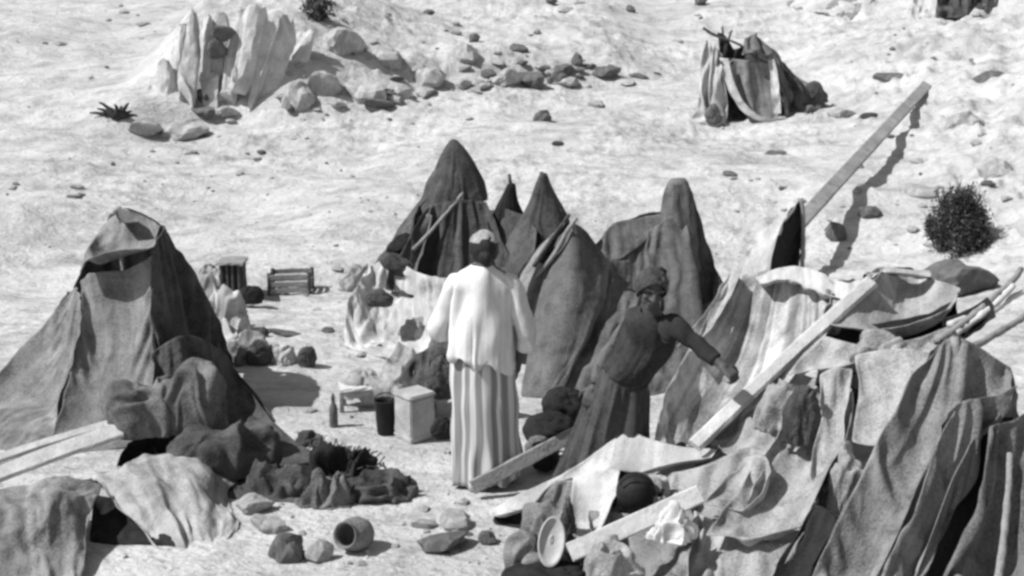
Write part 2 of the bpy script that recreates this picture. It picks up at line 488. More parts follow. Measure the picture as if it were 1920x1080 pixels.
def heap_px(name, x0, y0, x1, y1, y, m, seed=1, ang=0.6, depth=0.8, amp=0.22, label=None, cat=None, n=62, fq=1.0, skew=0.0, tuck=1.95):
    """a crumpled cloth heap: one sheet thrown down in a pile, filling a pixel box at distance y"""
    p0 = W(x0, y1, y); p1 = W(x1, y1, y); tp = W((x0 + x1) / 2, y0, y)
    c = (p0 + p1) / 2; rx = abs(p1[0] - p0[0]) / 2; ry = rx * depth; h = tp[2] - c[2]
    s0, t0 = np.meshgrid(np.linspace(-1, 1, n), np.linspace(-1, 1, n), indexing='ij')
    s = s0 * np.sqrt(1 - t0 ** 2 / 2); t = t0 * np.sqrt(1 - s0 ** 2 / 2)
    rho = np.sqrt(s * s + t * t) + 1e-6
    ph = rho * tuck
    kr = np.sin(ph) / rho * (1 + .14 * noise2(np.arctan2(t, s) * 1.6 + 20, rho * 0, seed))
    z = h * (np.cos(ph) - math.cos(tuck)) / (1 - math.cos(tuck)) * (.86 + .34 * noise2(s * 1.5 + seed, t * 1.5, seed + 1) + skew * s)
    w = noise2(s * 1.4 + 3, t * 1.4 + seed, seed + 2)
    w2 = noise2(s * 2.3 - 3, t * 2.3 + seed, seed + 3)
    f = 0
    for k, (a_, kk, wt) in enumerate(((ang, 2.3, 1.0), (ang + .7, 3.6, .6), (ang - .5, 6.2, .32))):
        u = s * math.cos(a_) + t * math.sin(a_); v = -s * math.sin(a_) + t * math.cos(a_)
        f = f + wt * (1 - 2.2 * np.abs(noise2(u * .9 * fq + w, v * kk * fq + 1.3 * w2 + k * 5 + seed, seed + 10 + k)))
    am = amp * min(h, rx) * np.clip(1.1 - .5 * rho, 0, 1)
    X = c[0] + rx * s * kr + am * f * .55 * s * kr + am * .4 * noise2(s * 4, t * 4, seed + 20)
    Y = c[1] + ry * .8 + ry * t * kr + am * f * .55 * t * kr
    Z = c[2] + z + am * f * np.cos(np.minimum(ph, 1.5))
    Z = np.maximum(Z, HF(X, Y) + .006)
    uv = np.stack([s * rx, t * ry], -1).reshape(-1, 2)
    P = np.stack([X, Y, Z], -1).reshape(-1, 3)
    o = mesh_obj(name, P, grid_faces(n, n), m, None, uvs=uv, sol=.004)
    if label: tag(o, label, cat)
    return o

def tube_pts(P, rad, ns=10, cap=True, rough=0.0, seed=0, flat=1.0):
    P = np.asarray(P, float); n = len(P)
    rad = np.broadcast_to(np.asarray(rad, float), (n,))
    T = np.gradient(P, axis=0); T /= np.linalg.norm(T, axis=1, keepdims=True) + 1e-9
    up = np.array((0, 0, 1.0)) if abs(T[0, 2]) < 0.9 else np.array((1.0, 0, 0))
    V = []
    for i in range(n):
        s = np.cross(T[i], up); s /= np.linalg.norm(s) + 1e-9
        u = np.cross(s, T[i])
        for k in range(ns):
            a = 2 * math.pi * k / ns
            rr = rad[i] * (1 + rough * math.sin(k * 12.9 + i * 3.7 + seed))
            V.append(P[i] + s * math.cos(a) * rr + u * math.sin(a) * rr * flat)
    f = []
    for i in range(n - 1):
        for k in range(ns):
            k2 = (k + 1) % ns
            f.append((i * ns + k, i * ns + k2, (i + 1) * ns + k2, (i + 1) * ns + k))
    if cap:
        f.append(tuple(range(ns))[::-1]); f.append(tuple(range((n - 1) * ns, n * ns)))
    return V, f

def pole(name, p, q, r0, r1, m, parent=None, bend=0.02, seed=0, ns=10, label=None, cat=None, group=None, n=9):
    p = PT3(p); q = PT3(q)
    rs = np.random.RandomState(seed + 7)
    t = np.linspace(0, 1, n)[:, None]
    L = np.linalg.norm(q - p)
    off = rs.randn(3) * bend * L
    P = p * (1 - t) + q * t + np.sin(t * math.pi) * off + np.sin(t * 3 * math.pi) * rs.randn(3) * bend * 0.3 * L
    n2 = max(n, 22)
    P = cr(P, n2) + rs.randn(n2, 3) * min(r0, r1) * .07
    rr = np.linspace(r0, r1, n2) * (1 + .07 * rs.randn(n2)); rr[rs.randint(2, n2 - 2, 2)] *= 1.22
    V, f = tube_pts(P, rr, ns, rough=0.07, seed=seed)
    o = mesh_obj(name, V, f, m, parent)
    if label: tag(o, label, cat, group)
    return o

def box_obj(name, p, q, w, h, m, parent=None, roll=0.0, bev=0.006, label=None, cat=None, group=None, seg=8, warp=0.006, seed=0):
    """a sawn timber of width w and thickness h between two points, slightly warped, bevelled"""
    p = np.asarray(PT3(p), float); q = np.asarray(PT3(q), float)
    T = (q - p) / np.linalg.norm(q - p)
    s = np.cross(T, (0, 0, 1)); s /= np.linalg.norm(s); u = np.cross(s, T)
    s, u = s * math.cos(roll) + u * math.sin(roll), -s * math.sin(roll) + u * math.cos(roll)
    b = min(bev, h * 0.35, w * 0.35)
    prof = [(-w/2+b, -h/2), (w/2-b, -h/2), (w/2, -h/2+b), (w/2, h/2-b), (w/2-b, h/2), (-w/2+b, h/2), (-w/2, h/2-b), (-w/2, -h/2+b)]
    rs = np.random.RandomState(seed + 3)
    a1, a2 = rs.randn(2) * warp
    V = []
    for i in range(seg + 1):
        t = i / seg
        c = p * (1 - t) + q * t + u * a1 * math.sin(t * math.pi) + s * a2 * math.sin(t * 2.6)
        for (x, z) in prof: V.append(c + s * x * (1 + 0.03 * rs.randn()) + u * z * (1 + 0.04 * rs.randn()))
    f = []
    for i in range(seg):
        for k in range(8):
            k2 = (k + 1) % 8
            f.append((i * 8 + k, i * 8 + k2, (i + 1) * 8 + k2, (i + 1) * 8 + k))
    f.append(tuple(range(8))[::-1]); f.append(tuple(range(seg * 8, seg * 8 + 8)))
    o = mesh_obj(name, V, f, m, parent, smooth=False)
    if label: tag(o, label, cat, group)
    return o

def lathe(name, prof, m, c, parent=None, ns=32, tilt=(0, 0, 0), dent=0.0, seed=0, label=None, cat=None):
    rot = Euler(tilt).to_matrix()
    V = []; n = len(prof)
    for (r, z) in prof:
        for k in range(ns):
            a = 2 * math.pi * k / ns
            rr = r * (1 + dent * math.sin(2 * a + seed) * math.cos(z * 23 + seed))
            V.append(np.array(rot @ Vector((rr * math.cos(a), rr * math.sin(a), z))) + np.asarray(c))
    f = []
    for i in range(n - 1):
        for k in range(ns):
            k2 = (k + 1) % ns
            f.append((i * ns + k, i * ns + k2, (i + 1) * ns + k2, (i + 1) * ns + k))
    f.append(tuple(range(ns))[::-1]); f.append(tuple(range((n - 1) * ns, n * ns)))
    o = mesh_obj(name, V, f, m, parent)
    if label: tag(o, label, cat)
    return o

def loft(name, rings, m, parent=None, na=96, nl=48, folds=(), sol=0.005, open_top=True, seed=0, hemnoise=0.0, sub=0, wr=0.004):
    """clothing: rings of (cx,cy,cz,rx,ry,foldamp[,tiltx,tilty]); folds = list of (count, phase, weight)"""
    A = np.array([list(r) + [0] * (8 - len(r)) for r in rings], float)
    A = cr(A, nl)
    th = np.linspace(0, 2 * math.pi, na, endpoint=False)
    fold = sum(wt * np.sin(k * th + ph) for (k, ph, wt) in folds) if folds else 0 * th
    V = np.zeros((nl, na, 3))
    for i in range(nl):
        cx, cy, cz, rx, ry, fa, tx, ty = A[i]
        wob = 0.6 * fold + 0.2 * np.sin(3 * th + i * 0.11 + seed) + 1.1 * (0.45 - 1.5 * np.abs(noise3(np.cos(th) * 3.1 + seed, np.sin(th) * 3.1, th * 0 + cz * 1.6, seed + 80))) + 0.6 * (0.4 - 1.4 * np.abs(noise3(np.cos(th) * 6.3, np.sin(th) * 6.3 + seed, th * 0 + cz * 2.2, seed + 81)))
        k = 1 + fa * wob
        x = np.cos(th) * rx * k; y = np.sin(th) * ry * k
        V[i, :, 0] = cx + x; V[i, :, 1] = cy + y; V[i, :, 2] = cz + tx * x + ty * y
    nn = noise3(V[..., 0] * 11, V[..., 1] * 11, V[..., 2] * 6, seed + 70)
    V[..., 0] += nn * wr; V[..., 1] += noise3(V[..., 0] * 11 + 5, V[..., 1] * 11, V[..., 2] * 6, seed + 71) * wr
    if hemnoise: V[-1, :, 2] += noise2(th * 3, th * 0, seed + 9) * hemnoise
    uv = np.stack(np.broadcast_arrays(th[None, :] / (2 * math.pi), np.linspace(0, 1, nl)[:, None]), -1).reshape(-1, 2)
    return mesh_obj(name, V.reshape(-1, 3), grid_faces(nl, na, cv=True), m, parent, uvs=uv, sol=sol, sub=sub)

def cone_cloth(name, apex, base, prof, m, parent=None, sx=1.0, sy=1.0, folds=((5, .3, .5), (9, 1.1, .35), (14, 2.0, .2)), fa=0.10, seed=0,
               na=112, nl=44, t0=0.0, ground=True, wr=0.035, sol=0.008, wedge=None):
    """cloth pulled up to a peak: prof = (t, radius) from peak (0) to hem (1); folds radiate from the peak"""
    apex = np.asarray(apex, float); base = np.asarray(base, float)
    ts = np.linspace(t0, 1, nl)
    pr = np.array(prof, float)
    rr = np.interp(ts, pr[:, 0], pr[:, 1])
    rr = np.convolve(np.pad(rr, 2, mode='edge'), np.ones(5) / 5, 'valid')
    rr[0] = pr[0, 1]
    th = np.linspace(0, 2 * math.pi, na, endpoint=False)
    V = np.zeros((nl, na, 3))
    for i, t in enumerate(ts):
        c = apex * (1 - t) + base * t
        f = sum(wt * np.sin(k * th + ph + seed + 0.8 * math.sin(t * 3 + k)) for (k, ph, wt) in folds)
        f = 0.5 - np.abs(f) * 1.1 + 0.35 * np.sin(2 * th + seed * 1.7 + t)
        r = rr[i] * (1 + fa * f * min(1, 0.35 + t))
        V[i, :, 0] = c[0] + np.cos(th) * r * sx; V[i, :, 1] = c[1] + np.sin(th) * r * sy; V[i, :, 2] = c[2]
    nz = noise3(V[..., 0] * 5, V[..., 1] * 5, V[..., 2] * 4, seed + 33)
    V[..., 0] += nz * wr * 1.4; V[..., 1] += noise3(V[..., 0] * 5 + 7, V[..., 1] * 5, V[..., 2] * 4, seed + 34) * wr * 1.4
    V[..., 2] += noise3(V[..., 0] * 4, V[..., 1] * 4 + 3, V[..., 2] * 4, seed + 35) * wr * np.linspace(0.2, 1, nl)[:, None]
    if ground:
        h = H(V[..., 0], V[..., 1]) + 0.01
        V[..., 2] = np.maximum(V[..., 2], h)
        V[-1, :, 2] = h[-1]
    P = V.reshape(-1, 3)
    f = grid_faces(nl, na, cv=True)
    P = np.concatenate([P, [V[0].mean(0) + (0, 0, 0.006)]])
    for k in range(na): f.append((len(P) - 1, (k + 1) % na, k))
    return mesh_obj(name, P, f, m, parent, sol=sol)

# ------------------------------------------------------------------ rocks, bushes
def rock_mesh(seed, flat=0.65, sub=2):
    bm = bmesh.new()
    bmesh.ops.create_icosphere(bm, subdivisions=sub, radius=1)
    V = np.array([v.co[:] for v in bm.verts])
    n = noise3(V[:, 0] * 1.3, V[:, 1] * 1.3, V[:, 2] * 1.3, seed) * 0.38 + noise3(V[:, 0] * 2.9, V[:, 1] * 2.9, V[:, 2] * 2.9, seed + 1) * 0.16
    V = V * (1 + n)[:, None]
    rs = np.random.RandomState(seed)
    for k in range(5):                                   # broken faces
        d = rs.randn(3); d /= np.linalg.norm(d); lim = 0.55 + 0.3 * rs.rand()
        e = V @ d - lim
        V = V - np.where(e > 0, e * 0.85, 0)[:, None] * d
    V[:, 2] *= flat
    for v, c in zip(bm.verts, V): v.co = c
    me = bpy.data.meshes.new('stone'); bm.to_mesh(me); bm.free()
    me.polygons.foreach_set('use_smooth', [False] * len(me.polygons))
    return me
ROCKS = [rock_mesh(100 + 7 * i, 0.5 + 0.09 * (i % 4), 3 if i < 4 else 2) for i in range(8)]
for me in ROCKS: me.materials.append(M_ROCK)
DROCKS = [m_.copy() for m_ in ROCKS]
for me in DROCKS: me.materials.clear(); me.materials.append(M_DROCK)

def stone(c, size, k, rot, label, group=None, dark=False, name='stone', cat='stone', sink=0.3):
    o = bpy.data.objects.new(name, (DROCKS if dark else ROCKS)[k % 8])
    COL.objects.link(o)
    sx, sy, sz = size
    o.location = (c[0], c[1], c[2] + sz * (0.5 - sink))
    o.scale = (sx, sy, sz)
    o.rotation_euler = (0.15 * math.sin(k * 3.1), 0.15 * math.cos(k * 5.3), rot)
    return tag(o, label, cat, group)

def stone_px(x0, y0, x1, y1, label, k=0, dark=False, group=None, depth=0.8, name='stone', cat='stone', sink=.22):
    c = G((x0 + x1) / 2, y1)
    s = F / (c[1] * math.cos(PT) + (CZ - c[2]) * math.sin(PT))
    w = (x1 - x0) / s / 2; h = (y1 - y0) / s / 2
    c = c + np.array((0, w * depth * 0.8, 0))
    c[2] = float(H(c[0:1], c[1:2])[0])
    return stone(c, (w, w * depth, h * 1.25 / 0.75), k, 0.4 * math.sin(k * 2.3), label, group, dark, name, cat, sink=sink)

def bush(name, c, r, label, cat='bush', nl=2600, seed=0, ml=None, leaf=0.03, group=None, stems=14):
    rs = np.random.RandomState(seed)
    t = thing(name, label, cat, c, group)
    V = []; f = []
    for s in range(stems):
        a = rs.rand() * 6.28; e = rs.rand() ** 0.5
        tip = np.asarray(c) + np.array((math.cos(a) * e * r[0] * .8, math.sin(a) * e * r[1] * .8, r[2] * (1.1 + 0.5 * rs.rand() - 0.3 * e)))
        tt = np.linspace(0, 1, 6)[:, None]
        P = np.asarray(c) * (1 - tt) + tip * tt + np.sin(tt * 3.1) * rs.randn(3) * 0.05
        v, g = tube_pts(P, np.linspace(0.012, 0.003, 6), 5)
        f += [tuple(i + len(V) for i in q) for q in g]; V += list(v)
    mesh_obj('stem', V, f, M_TWIG, t)
    # leaf clumps
    cl = rs.randn(26, 3); cl /= np.linalg.norm(cl, axis=1, keepdims=True); cl *= (rs.rand(26, 1) ** 0.4) * 0.85
    cl[:, 2] = np.abs(cl[:, 2]) * 1.2 - 0.25
    ci = rs.randint(0, 26, nl)
    P = cl[ci] * (1 + .25 * rs.rand(26, 1)[ci]) + rs.randn(nl, 3) * (0.07 + .14 * rs.rand(26, 1)[ci])
    P = P * np.asarray(r) + np.asarray(c) + (0, 0, r[2] * 0.5)
    P[:, 2] = np.maximum(P[:, 2], H(P[:, 0], P[:, 1]) + 0.02)
    d1 = rs.randn(nl, 3); d1 /= np.linalg.norm(d1, axis=1, keepdims=True)
    d2 = np.cross(d1, rs.randn(nl, 3)); d2 /= np.linalg.norm(d2, axis=1, keepdims=True)
    s = leaf * (0.6 + 0.8 * rs.rand(nl, 1))
    V = np.stack([P - d1 * s, P + d2 * s * .45, P + d1 * s, P - d2 * s * .45], 1).reshape(-1, 3)
    k = int(nl * .72)
    mesh_obj('foliage', V[:k * 4], np.arange(k * 4).reshape(-1, 4), ml or M_LEAF, t, smooth=False)
    mesh_obj('dry_foliage', V[k * 4:], np.arange((nl - k) * 4).reshape(-1, 4), M_MID, t, smooth=False)
    return t

def twig_heap(name, corners, label, cat, n=260, seed=0, m=None, h=0.3, ln=0.5, rr=0.006):
    """a heap of brushwood: corners = ground polygon (world pts)"""
    rs = np.random.RandomState(seed)
    C = np.array(corners); c0 = C.mean(0)
    t = thing(name, label, cat, (c0[0], c0[1], c0[2]))
    V = []; f = []
    for i in range(n):
        wgt = rs.dirichlet(np.ones(len(C)) * 0.7)
        b = wgt @ C
        e = 1 - np.linalg.norm((b - c0)[:2]) / (np.linalg.norm((C - c0)[:, :2], axis=1).max() + 1e-6)
        p = b + np.array((0, 0, rs.rand() * h * max(e, 0.1) + 0.01))
        a = rs.rand() * 6.28; el = rs.randn() * 0.5
        d = np.array((math.cos(a) * math.cos(el), math.sin(a) * math.cos(el), math.sin(el))) * ln * (0.4 + 0.8 * rs.rand())
        tt = np.linspace(-.5, .5, 4)[:, None]
        P = p + d * tt + np.sin(tt * 5) * rs.randn(3) * 0.02
        P[:, 2] = np.maximum(P[:, 2], HF(P[:, 0], P[:, 1]) + 0.006)
        v, g = tube_pts(P, np.linspace(rr * 1.5, rr * 0.6, 4), 4)
        f += [tuple(k + len(V) for k in q) for q in g]; V += list(v)
    o = mesh_obj('twigs', V, f, m or M_TWIG, t, smooth=False)
    o['kind'] = 'stuff'
    return t

# ================================================================== GROUND
def axis(d0, d1, step, lo, hi, grow):
    a = list(np.arange(d0, d1, step))
    s = step; x = a[-1]
    while x < hi: s *= grow; x += s; a.append(x)
    s = step; x = a[0]
    b = []
    while x > lo: s *= grow; x -= s; b.append(x)
    return np.array(b[::-1] + a)
gx = axis(-5.2, 5.6, 0.027, -320, 320, 1.022)
gy = axis(6.2, 13.0, 0.027, -60, 420, 1.0085)
GX, GY = np.meshgrid(gx, gy)
GZ = H(GX, GY)
nx, ny = len(gx), len(gy)
gv = np.stack([GX, GY, GZ], -1).reshape(-1, 3)
me = bpy.data.meshes.new('ground')
idx = np.arange(nx * ny).reshape(ny, nx)
q = np.stack([idx[:-1, :-1], idx[:-1, 1:], idx[1:, 1:], idx[1:, :-1]], -1).reshape(-1, 4)
me.vertices.add(len(gv)); me.vertices.foreach_set('co', gv.ravel())
me.loops.add(q.size); me.loops.foreach_set('vertex_index', q.ravel().astype(np.int32))
me.polygons.add(len(q)); me.polygons.foreach_set('loop_start', np.arange(0, q.size, 4, dtype=np.int32))
me.polygons.foreach_set('use_smooth', np.ones(len(q), bool))
me.update(calc_edges=True); me.validate()
me.materials.append(M_GROUND)
gr = bpy.data.objects.new('ground', me); COL.objects.link(gr)
tag(gr, 'bright dry sandy hillside with rubble and ledges', kind='structure')


M_TENT = mat('coarse_tent_cloth', .215, .4, stain=.3, bump=.45, crease=.65, scale=7, fine=75)
M_GREY2 = mat('tent_sheet', .125, .4, stain=.25, bump=.45, crease=.65, scale=7, fine=75)
M_BOARD = mat('bleached_wood', .56, .25, bump=.5, scale=10, stain=.2)
# ================================================================== LEFT TENT
t = thing('cloth_tent', 'tall peaked grey cloth tent at the left with a dark slot under its hood', 'tent', B(240, 9.6))
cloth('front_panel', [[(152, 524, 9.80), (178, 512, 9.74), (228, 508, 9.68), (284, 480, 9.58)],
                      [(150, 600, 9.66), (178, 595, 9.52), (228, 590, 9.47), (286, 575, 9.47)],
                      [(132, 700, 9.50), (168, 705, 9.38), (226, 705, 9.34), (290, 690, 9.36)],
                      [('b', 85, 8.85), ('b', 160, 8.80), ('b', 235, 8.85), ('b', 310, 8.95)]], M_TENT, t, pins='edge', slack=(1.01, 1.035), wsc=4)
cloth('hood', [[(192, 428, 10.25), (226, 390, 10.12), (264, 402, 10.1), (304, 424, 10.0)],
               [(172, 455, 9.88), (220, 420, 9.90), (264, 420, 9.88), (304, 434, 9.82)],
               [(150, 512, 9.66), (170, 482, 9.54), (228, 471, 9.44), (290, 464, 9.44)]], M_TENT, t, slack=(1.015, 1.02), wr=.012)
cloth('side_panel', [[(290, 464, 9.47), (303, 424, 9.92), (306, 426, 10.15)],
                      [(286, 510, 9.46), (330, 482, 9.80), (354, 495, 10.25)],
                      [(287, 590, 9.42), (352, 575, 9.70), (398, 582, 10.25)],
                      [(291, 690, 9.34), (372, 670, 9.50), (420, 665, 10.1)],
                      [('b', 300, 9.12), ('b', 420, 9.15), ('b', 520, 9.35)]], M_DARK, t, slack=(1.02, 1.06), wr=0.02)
cloth('side_skirt', [[(140, 540, 10.1), (147, 548, 9.86), (152, 560, 9.72)],
                     [(82, 606, 10.1), (110, 630, 9.76), (142, 650, 9.56)],
                     [(12, 682, 10.0), (50, 730, 9.60), (112, 750, 9.40)],
                     [('b', -90, 9.5), ('b', -20, 8.9), ('b', 90, 8.82)]], M_TENT, t, slack=(1.02, 1.05))
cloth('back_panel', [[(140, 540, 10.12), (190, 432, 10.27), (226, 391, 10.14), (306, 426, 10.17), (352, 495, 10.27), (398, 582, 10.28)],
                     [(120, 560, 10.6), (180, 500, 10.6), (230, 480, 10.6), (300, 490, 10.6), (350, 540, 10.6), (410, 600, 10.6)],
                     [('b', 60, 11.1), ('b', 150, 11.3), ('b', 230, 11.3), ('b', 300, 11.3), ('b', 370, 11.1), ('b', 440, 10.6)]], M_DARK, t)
pole('tent_pole', ('b', 226, 10.1), (222, 388, 10.1), 0.03, 0.022, M_WOOD, t)
cloth('patch', [[(216, 398, 10.06), (230, 393, 10.06), (258, 406, 10.0)], [(226, 414, 9.90), (240, 416, 9.88), (258, 420, 9.84)]], M_MID, t, slack=(1.02, 1.02))

# dark cloth trailing from the tent foot
cloth('dark_sheet', [[(286, 660, 9.28), (330, 632, 9.30), (385, 640, 9.5), (428, 668, 9.75)],
                       [(285, 750, 8.95), (355, 730, 8.95), (435, 735, 9.12), (492, 768, 9.4)],
                       [(300, 850, 8.55), (400, 832, 8.55), (495, 826, 8.68), (572, 850, 8.85)],
                       [('b', 380, 8.1), ('b', 470, 8.0), ('b', 580, 7.98), ('b', 668, 8.2)]], M_DARK, None, slack=(1.012, 1.02), wr=0.026,
      label='dark cloth sloping from the side of the left tent down to the brushwood', cat='cloth')
cloth('black_sheet', [[(235, 828, 8.62), (300, 815, 8.66), (380, 815, 8.66), (480, 830, 8.7)], [(225, 860, 8.45), (300, 870, 8.42), (390, 880, 8.42), (490, 890, 8.4)],
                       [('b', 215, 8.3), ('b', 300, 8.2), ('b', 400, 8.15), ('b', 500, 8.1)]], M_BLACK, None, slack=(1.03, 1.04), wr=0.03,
      label='black blanket in the shade below the crumpled cloth bundle', cat='blanket')  # plain black sheet laid below the bundles
heap_px('cloth_bundle', 190, 692, 330, 822, 8.45, M_MID, seed=4, ang=.5, depth=.8, amp=.2, fq=.9, label='crumpled grey cloth bundle on top of the pale plank beside the left tent', cat='bundle')
heap_px('cloth_bundle', 296, 708, 420, 815, 8.5, M_MID, seed=9, ang=-.4, depth=.8, amp=.22, label='smaller crumpled grey bundle right of the one on the plank', cat='bundle')
heap_px('cloth_bundle', 300, 806, 510, 900, 8.2, M_DARK, seed=12, ang=.1, depth=.5, amp=.25, label='dark crumpled cloth bundle under the two grey bundles by the left tent', cat='bundle')
p0, p1 = W(-40, 902, 7.95), W(225, 806, 8.45)
box_obj('plank', p0, p1, 0.12, 0.035, M_BOARD, roll=-0.45, label='pale grooved plank running from the left edge under the cloth bundle', cat='plank')
p0, p1 = W(-40, 872, 8.02), W(225, 790, 8.52)
box_obj('plank', p0, p1, 0.06, 0.03, M_BOARD, roll=-0.45, label='narrow pale plank lying along the upper edge of the wider left plank', cat='plank', seed=4)

# foreground left tarps
cloth('canvas_tarp', [[('b', 175, 8.3), ('b', 240, 8.55), ('b', 320, 8.6), ('b', 400, 8.5), ('b', 455, 8.3)],
                      [(182, 902, 7.9), (240, 868, 8.1), (310, 850, 8.2), (378, 868, 8.15), (425, 925, 8.05)],
                      [(205, 928, 7.72), (262, 905, 7.78), (325, 900, 7.82), (388, 915, 7.82), (440, 960, 7.8)],
                      [(242, 968, 7.52), (290, 962, 7.52), (345, 962, 7.55), (398, 975, 7.55), ('b', 448, 7.6)],
                      [(300, 1022, 7.25), (330, 1030, 7.25), (368, 1040, 7.26), (402, 1030, 7.32), ('b', 436, 7.42)]], M_LGREY, None, slack=(1.012, 1.015),
      sim=False, wr=0.02, wsc=4,
      label='light grey canvas tarp humped over a mound in the left foreground', cat='tarp')
cloth('sailcloth', [[('b', -120, 7.6), (-30, 930, 7.5), (60, 905, 7.55), (120, 898, 7.6), (195, 910, 7.72)],
                    [('b', -120, 7.0), (-30, 960, 7.1), (50, 945, 7.15), (110, 935, 7.25), (178, 940, 7.45)],
                    [('b', -120, 6.7), (-20, 1050, 6.85), (60, 1040, 6.9), (110, 1030, 6.98), (160, 1020, 7.1)],
                    [('b', -100, 6.4), ('b', -20, 6.5), ('b', 60, 6.6), ('b', 110, 6.65), ('b', 150, 6.75)]], M_GREY, None, sim=False, wr=0.02, wsc=4,
      label='grey sailcloth hanging over a prop at the lower left corner', cat='cloth')
cloth('dark_sheet', [[(175, 925, 7.75), (230, 940, 7.7), (290, 985, 7.5), (340, 1010, 7.4)],
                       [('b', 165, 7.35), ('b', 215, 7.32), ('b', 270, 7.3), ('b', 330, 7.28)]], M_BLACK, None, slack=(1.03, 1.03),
      label='black blanket showing in the hollow between the two foreground tarps', cat='blanket')  # black sheet stands in for the shadow beneath the cloths

# brushwood at the foot of the left tent
heap_px('dark_rag_heap', 552, 852, 705, 955, 8.15, M_BLACK, seed=311, ang=.9, depth=.7, amp=.4, tuck=1.5, skew=-.3, label='black rag heap beside the trampled path at the foot of the dark cloth', cat='cloth')
heap_px('dark_rag_heap', 655, 885, 772, 962, 7.95, M_DARK, seed=302, ang=.4, depth=.6, amp=.3, label='dark rag heap at the right tip beside the trampled path', cat='cloth')
heap_px('dark_rag_heap', 548, 806, 606, 850, 8.85, M_DARK, seed=303, ang=.2, depth=.6, amp=.3, label='small dark rag heap above the black rag heap', cat='cloth')
heap_px('dark_rag_heap', 462, 872, 585, 962, 8.0, M_DARK, seed=312, ang=.3, depth=.6, amp=.36, tuck=1.5, label='dark rag heap right of the canvas tarp at the end of the dark cloth', cat='cloth')
heap_px('dark_rag_heap', 556, 915, 660, 982, 7.85, M_MID, seed=313, ang=.8, depth=.6, amp=.36, tuck=1.5, label='grey rag heap behind the stones of the foreground path', cat='cloth')
twig_heap('brushwood', [B(570, 8.95), B(640, 8.75), B(720, 8.3), B(770, 8.05), B(680, 7.95), B(600, 8.3)], 'thin dark brushwood strewn over the rag heaps by the path', 'brushwood', n=200, seed=3, h=.14, ln=.18, rr=.0035)

# ================================================================== CENTRE TENTS
t = thing('cloth_tent', 'dark conical tent with the highest peak behind the person in white', 'tent', B(845, 12.4))
apex = W(850, 262, 12.4); base = B(838, 12.4)
cone_cloth('tent_wall', apex - (0, 0, 0.25), base, [(0, .14), (.1, .22), (.3, .36), (.52, .55), (.75, .70), (1, .86)], M_DARK, t, sy=0.9, seed=2, fa=0.12)
hb = W(858, 372, 12.4)
cone_cloth('hood', apex, hb, [(0, .02), (.12, .07), (.35, .145), (.7, .225), (1, .275)], M_DARK, t, sy=1.0, seed=5, ground=False, fa=0.10, wr=0.012)
pole('tent_pole', base, apex + (0, 0, -0.03), 0.03, 0.022, M_WOOD, t)
cloth('flap', [[(800, 385, 12.05), (850, 375, 11.95), (915, 380, 12.0)], [(770, 440, 11.85), (840, 440, 11.7), (935, 440, 11.75)],
               [(738, 490, 11.7), (830, 500, 11.55), (960, 495, 11.6)], [(722, 545, 11.6), (830, 560, 11.45), (975, 560, 11.5)]], M_DARK, t, slack=(1.02, 1.06), wr=0.03)
cloth('bridge_sheet', [[(905, 392, 12.1), (950, 396, 11.95), (1000, 404, 11.75)], [(915, 450, 11.7), (960, 455, 11.55), (1005, 460, 11.4)], [('b', 920, 11.3), ('b', 965, 11.2), ('b', 1010, 11.1)]], M_DARK, t, slack=(1.02, 1.05), wr=.035)
pole('tent_pole', (775, 468, 11.7), (868, 362, 12.0), 0.018, 0.014, M_WOOD, t, seed=2)
cloth('side_flap', [[(775, 412, 12.1), (800, 400, 12.0), (812, 400, 11.9)], [(735, 462, 12.0), (762, 470, 11.85), (790, 475, 11.7)], [(715, 500, 11.9), (745, 515, 11.75), (780, 520, 11.6)]], M_MID, t, slack=(1.03, 1.06))

cloth('side_drape', [[(800, 372, 12.1), (775, 405, 12.15), (752, 440, 12.2)], [(775, 430, 11.95), (745, 462, 12.0), (724, 486, 12.05)], [('b', 770, 11.7), ('b', 730, 11.8), ('b', 690, 11.9)]], M_DARK, t, slack=(1.02, 1.05), wr=.04)
t = thing('cloth_tent', 'small dark tent with a slender pole tip between two peaks in the middle', 'tent', B(955, 12.1))
cone_cloth('tent_wall', W(957, 345, 12.1), B(952, 12.1), [(0, .03), (.12, .075), (.3, .17), (.5, .28), (1, .5)], M_BLACK, t, seed=8, fa=0.16)
pole('tent_pole', ('b', 955, 12.1), (955, 326, 12.1), 0.028, 0.016, M_DWOOD, t)

t = thing('cloth_tent', 'dark sharp peaked tent just left of the big grey tent sheet', 'tent', B(1018, 11.8))
cone_cloth('tent_wall', W(1016, 326, 11.8), B(1015, 11.8), [(0, .025), (.12, .09), (.3, .19), (.5, .33), (.7, .48), (1, .66)], M_DARK, t, seed=11, fa=0.14)
pole('tent_pole', ('b', 1017, 11.8), (1015, 322, 11.8), 0.028, 0.018, M_DWOOD, t)

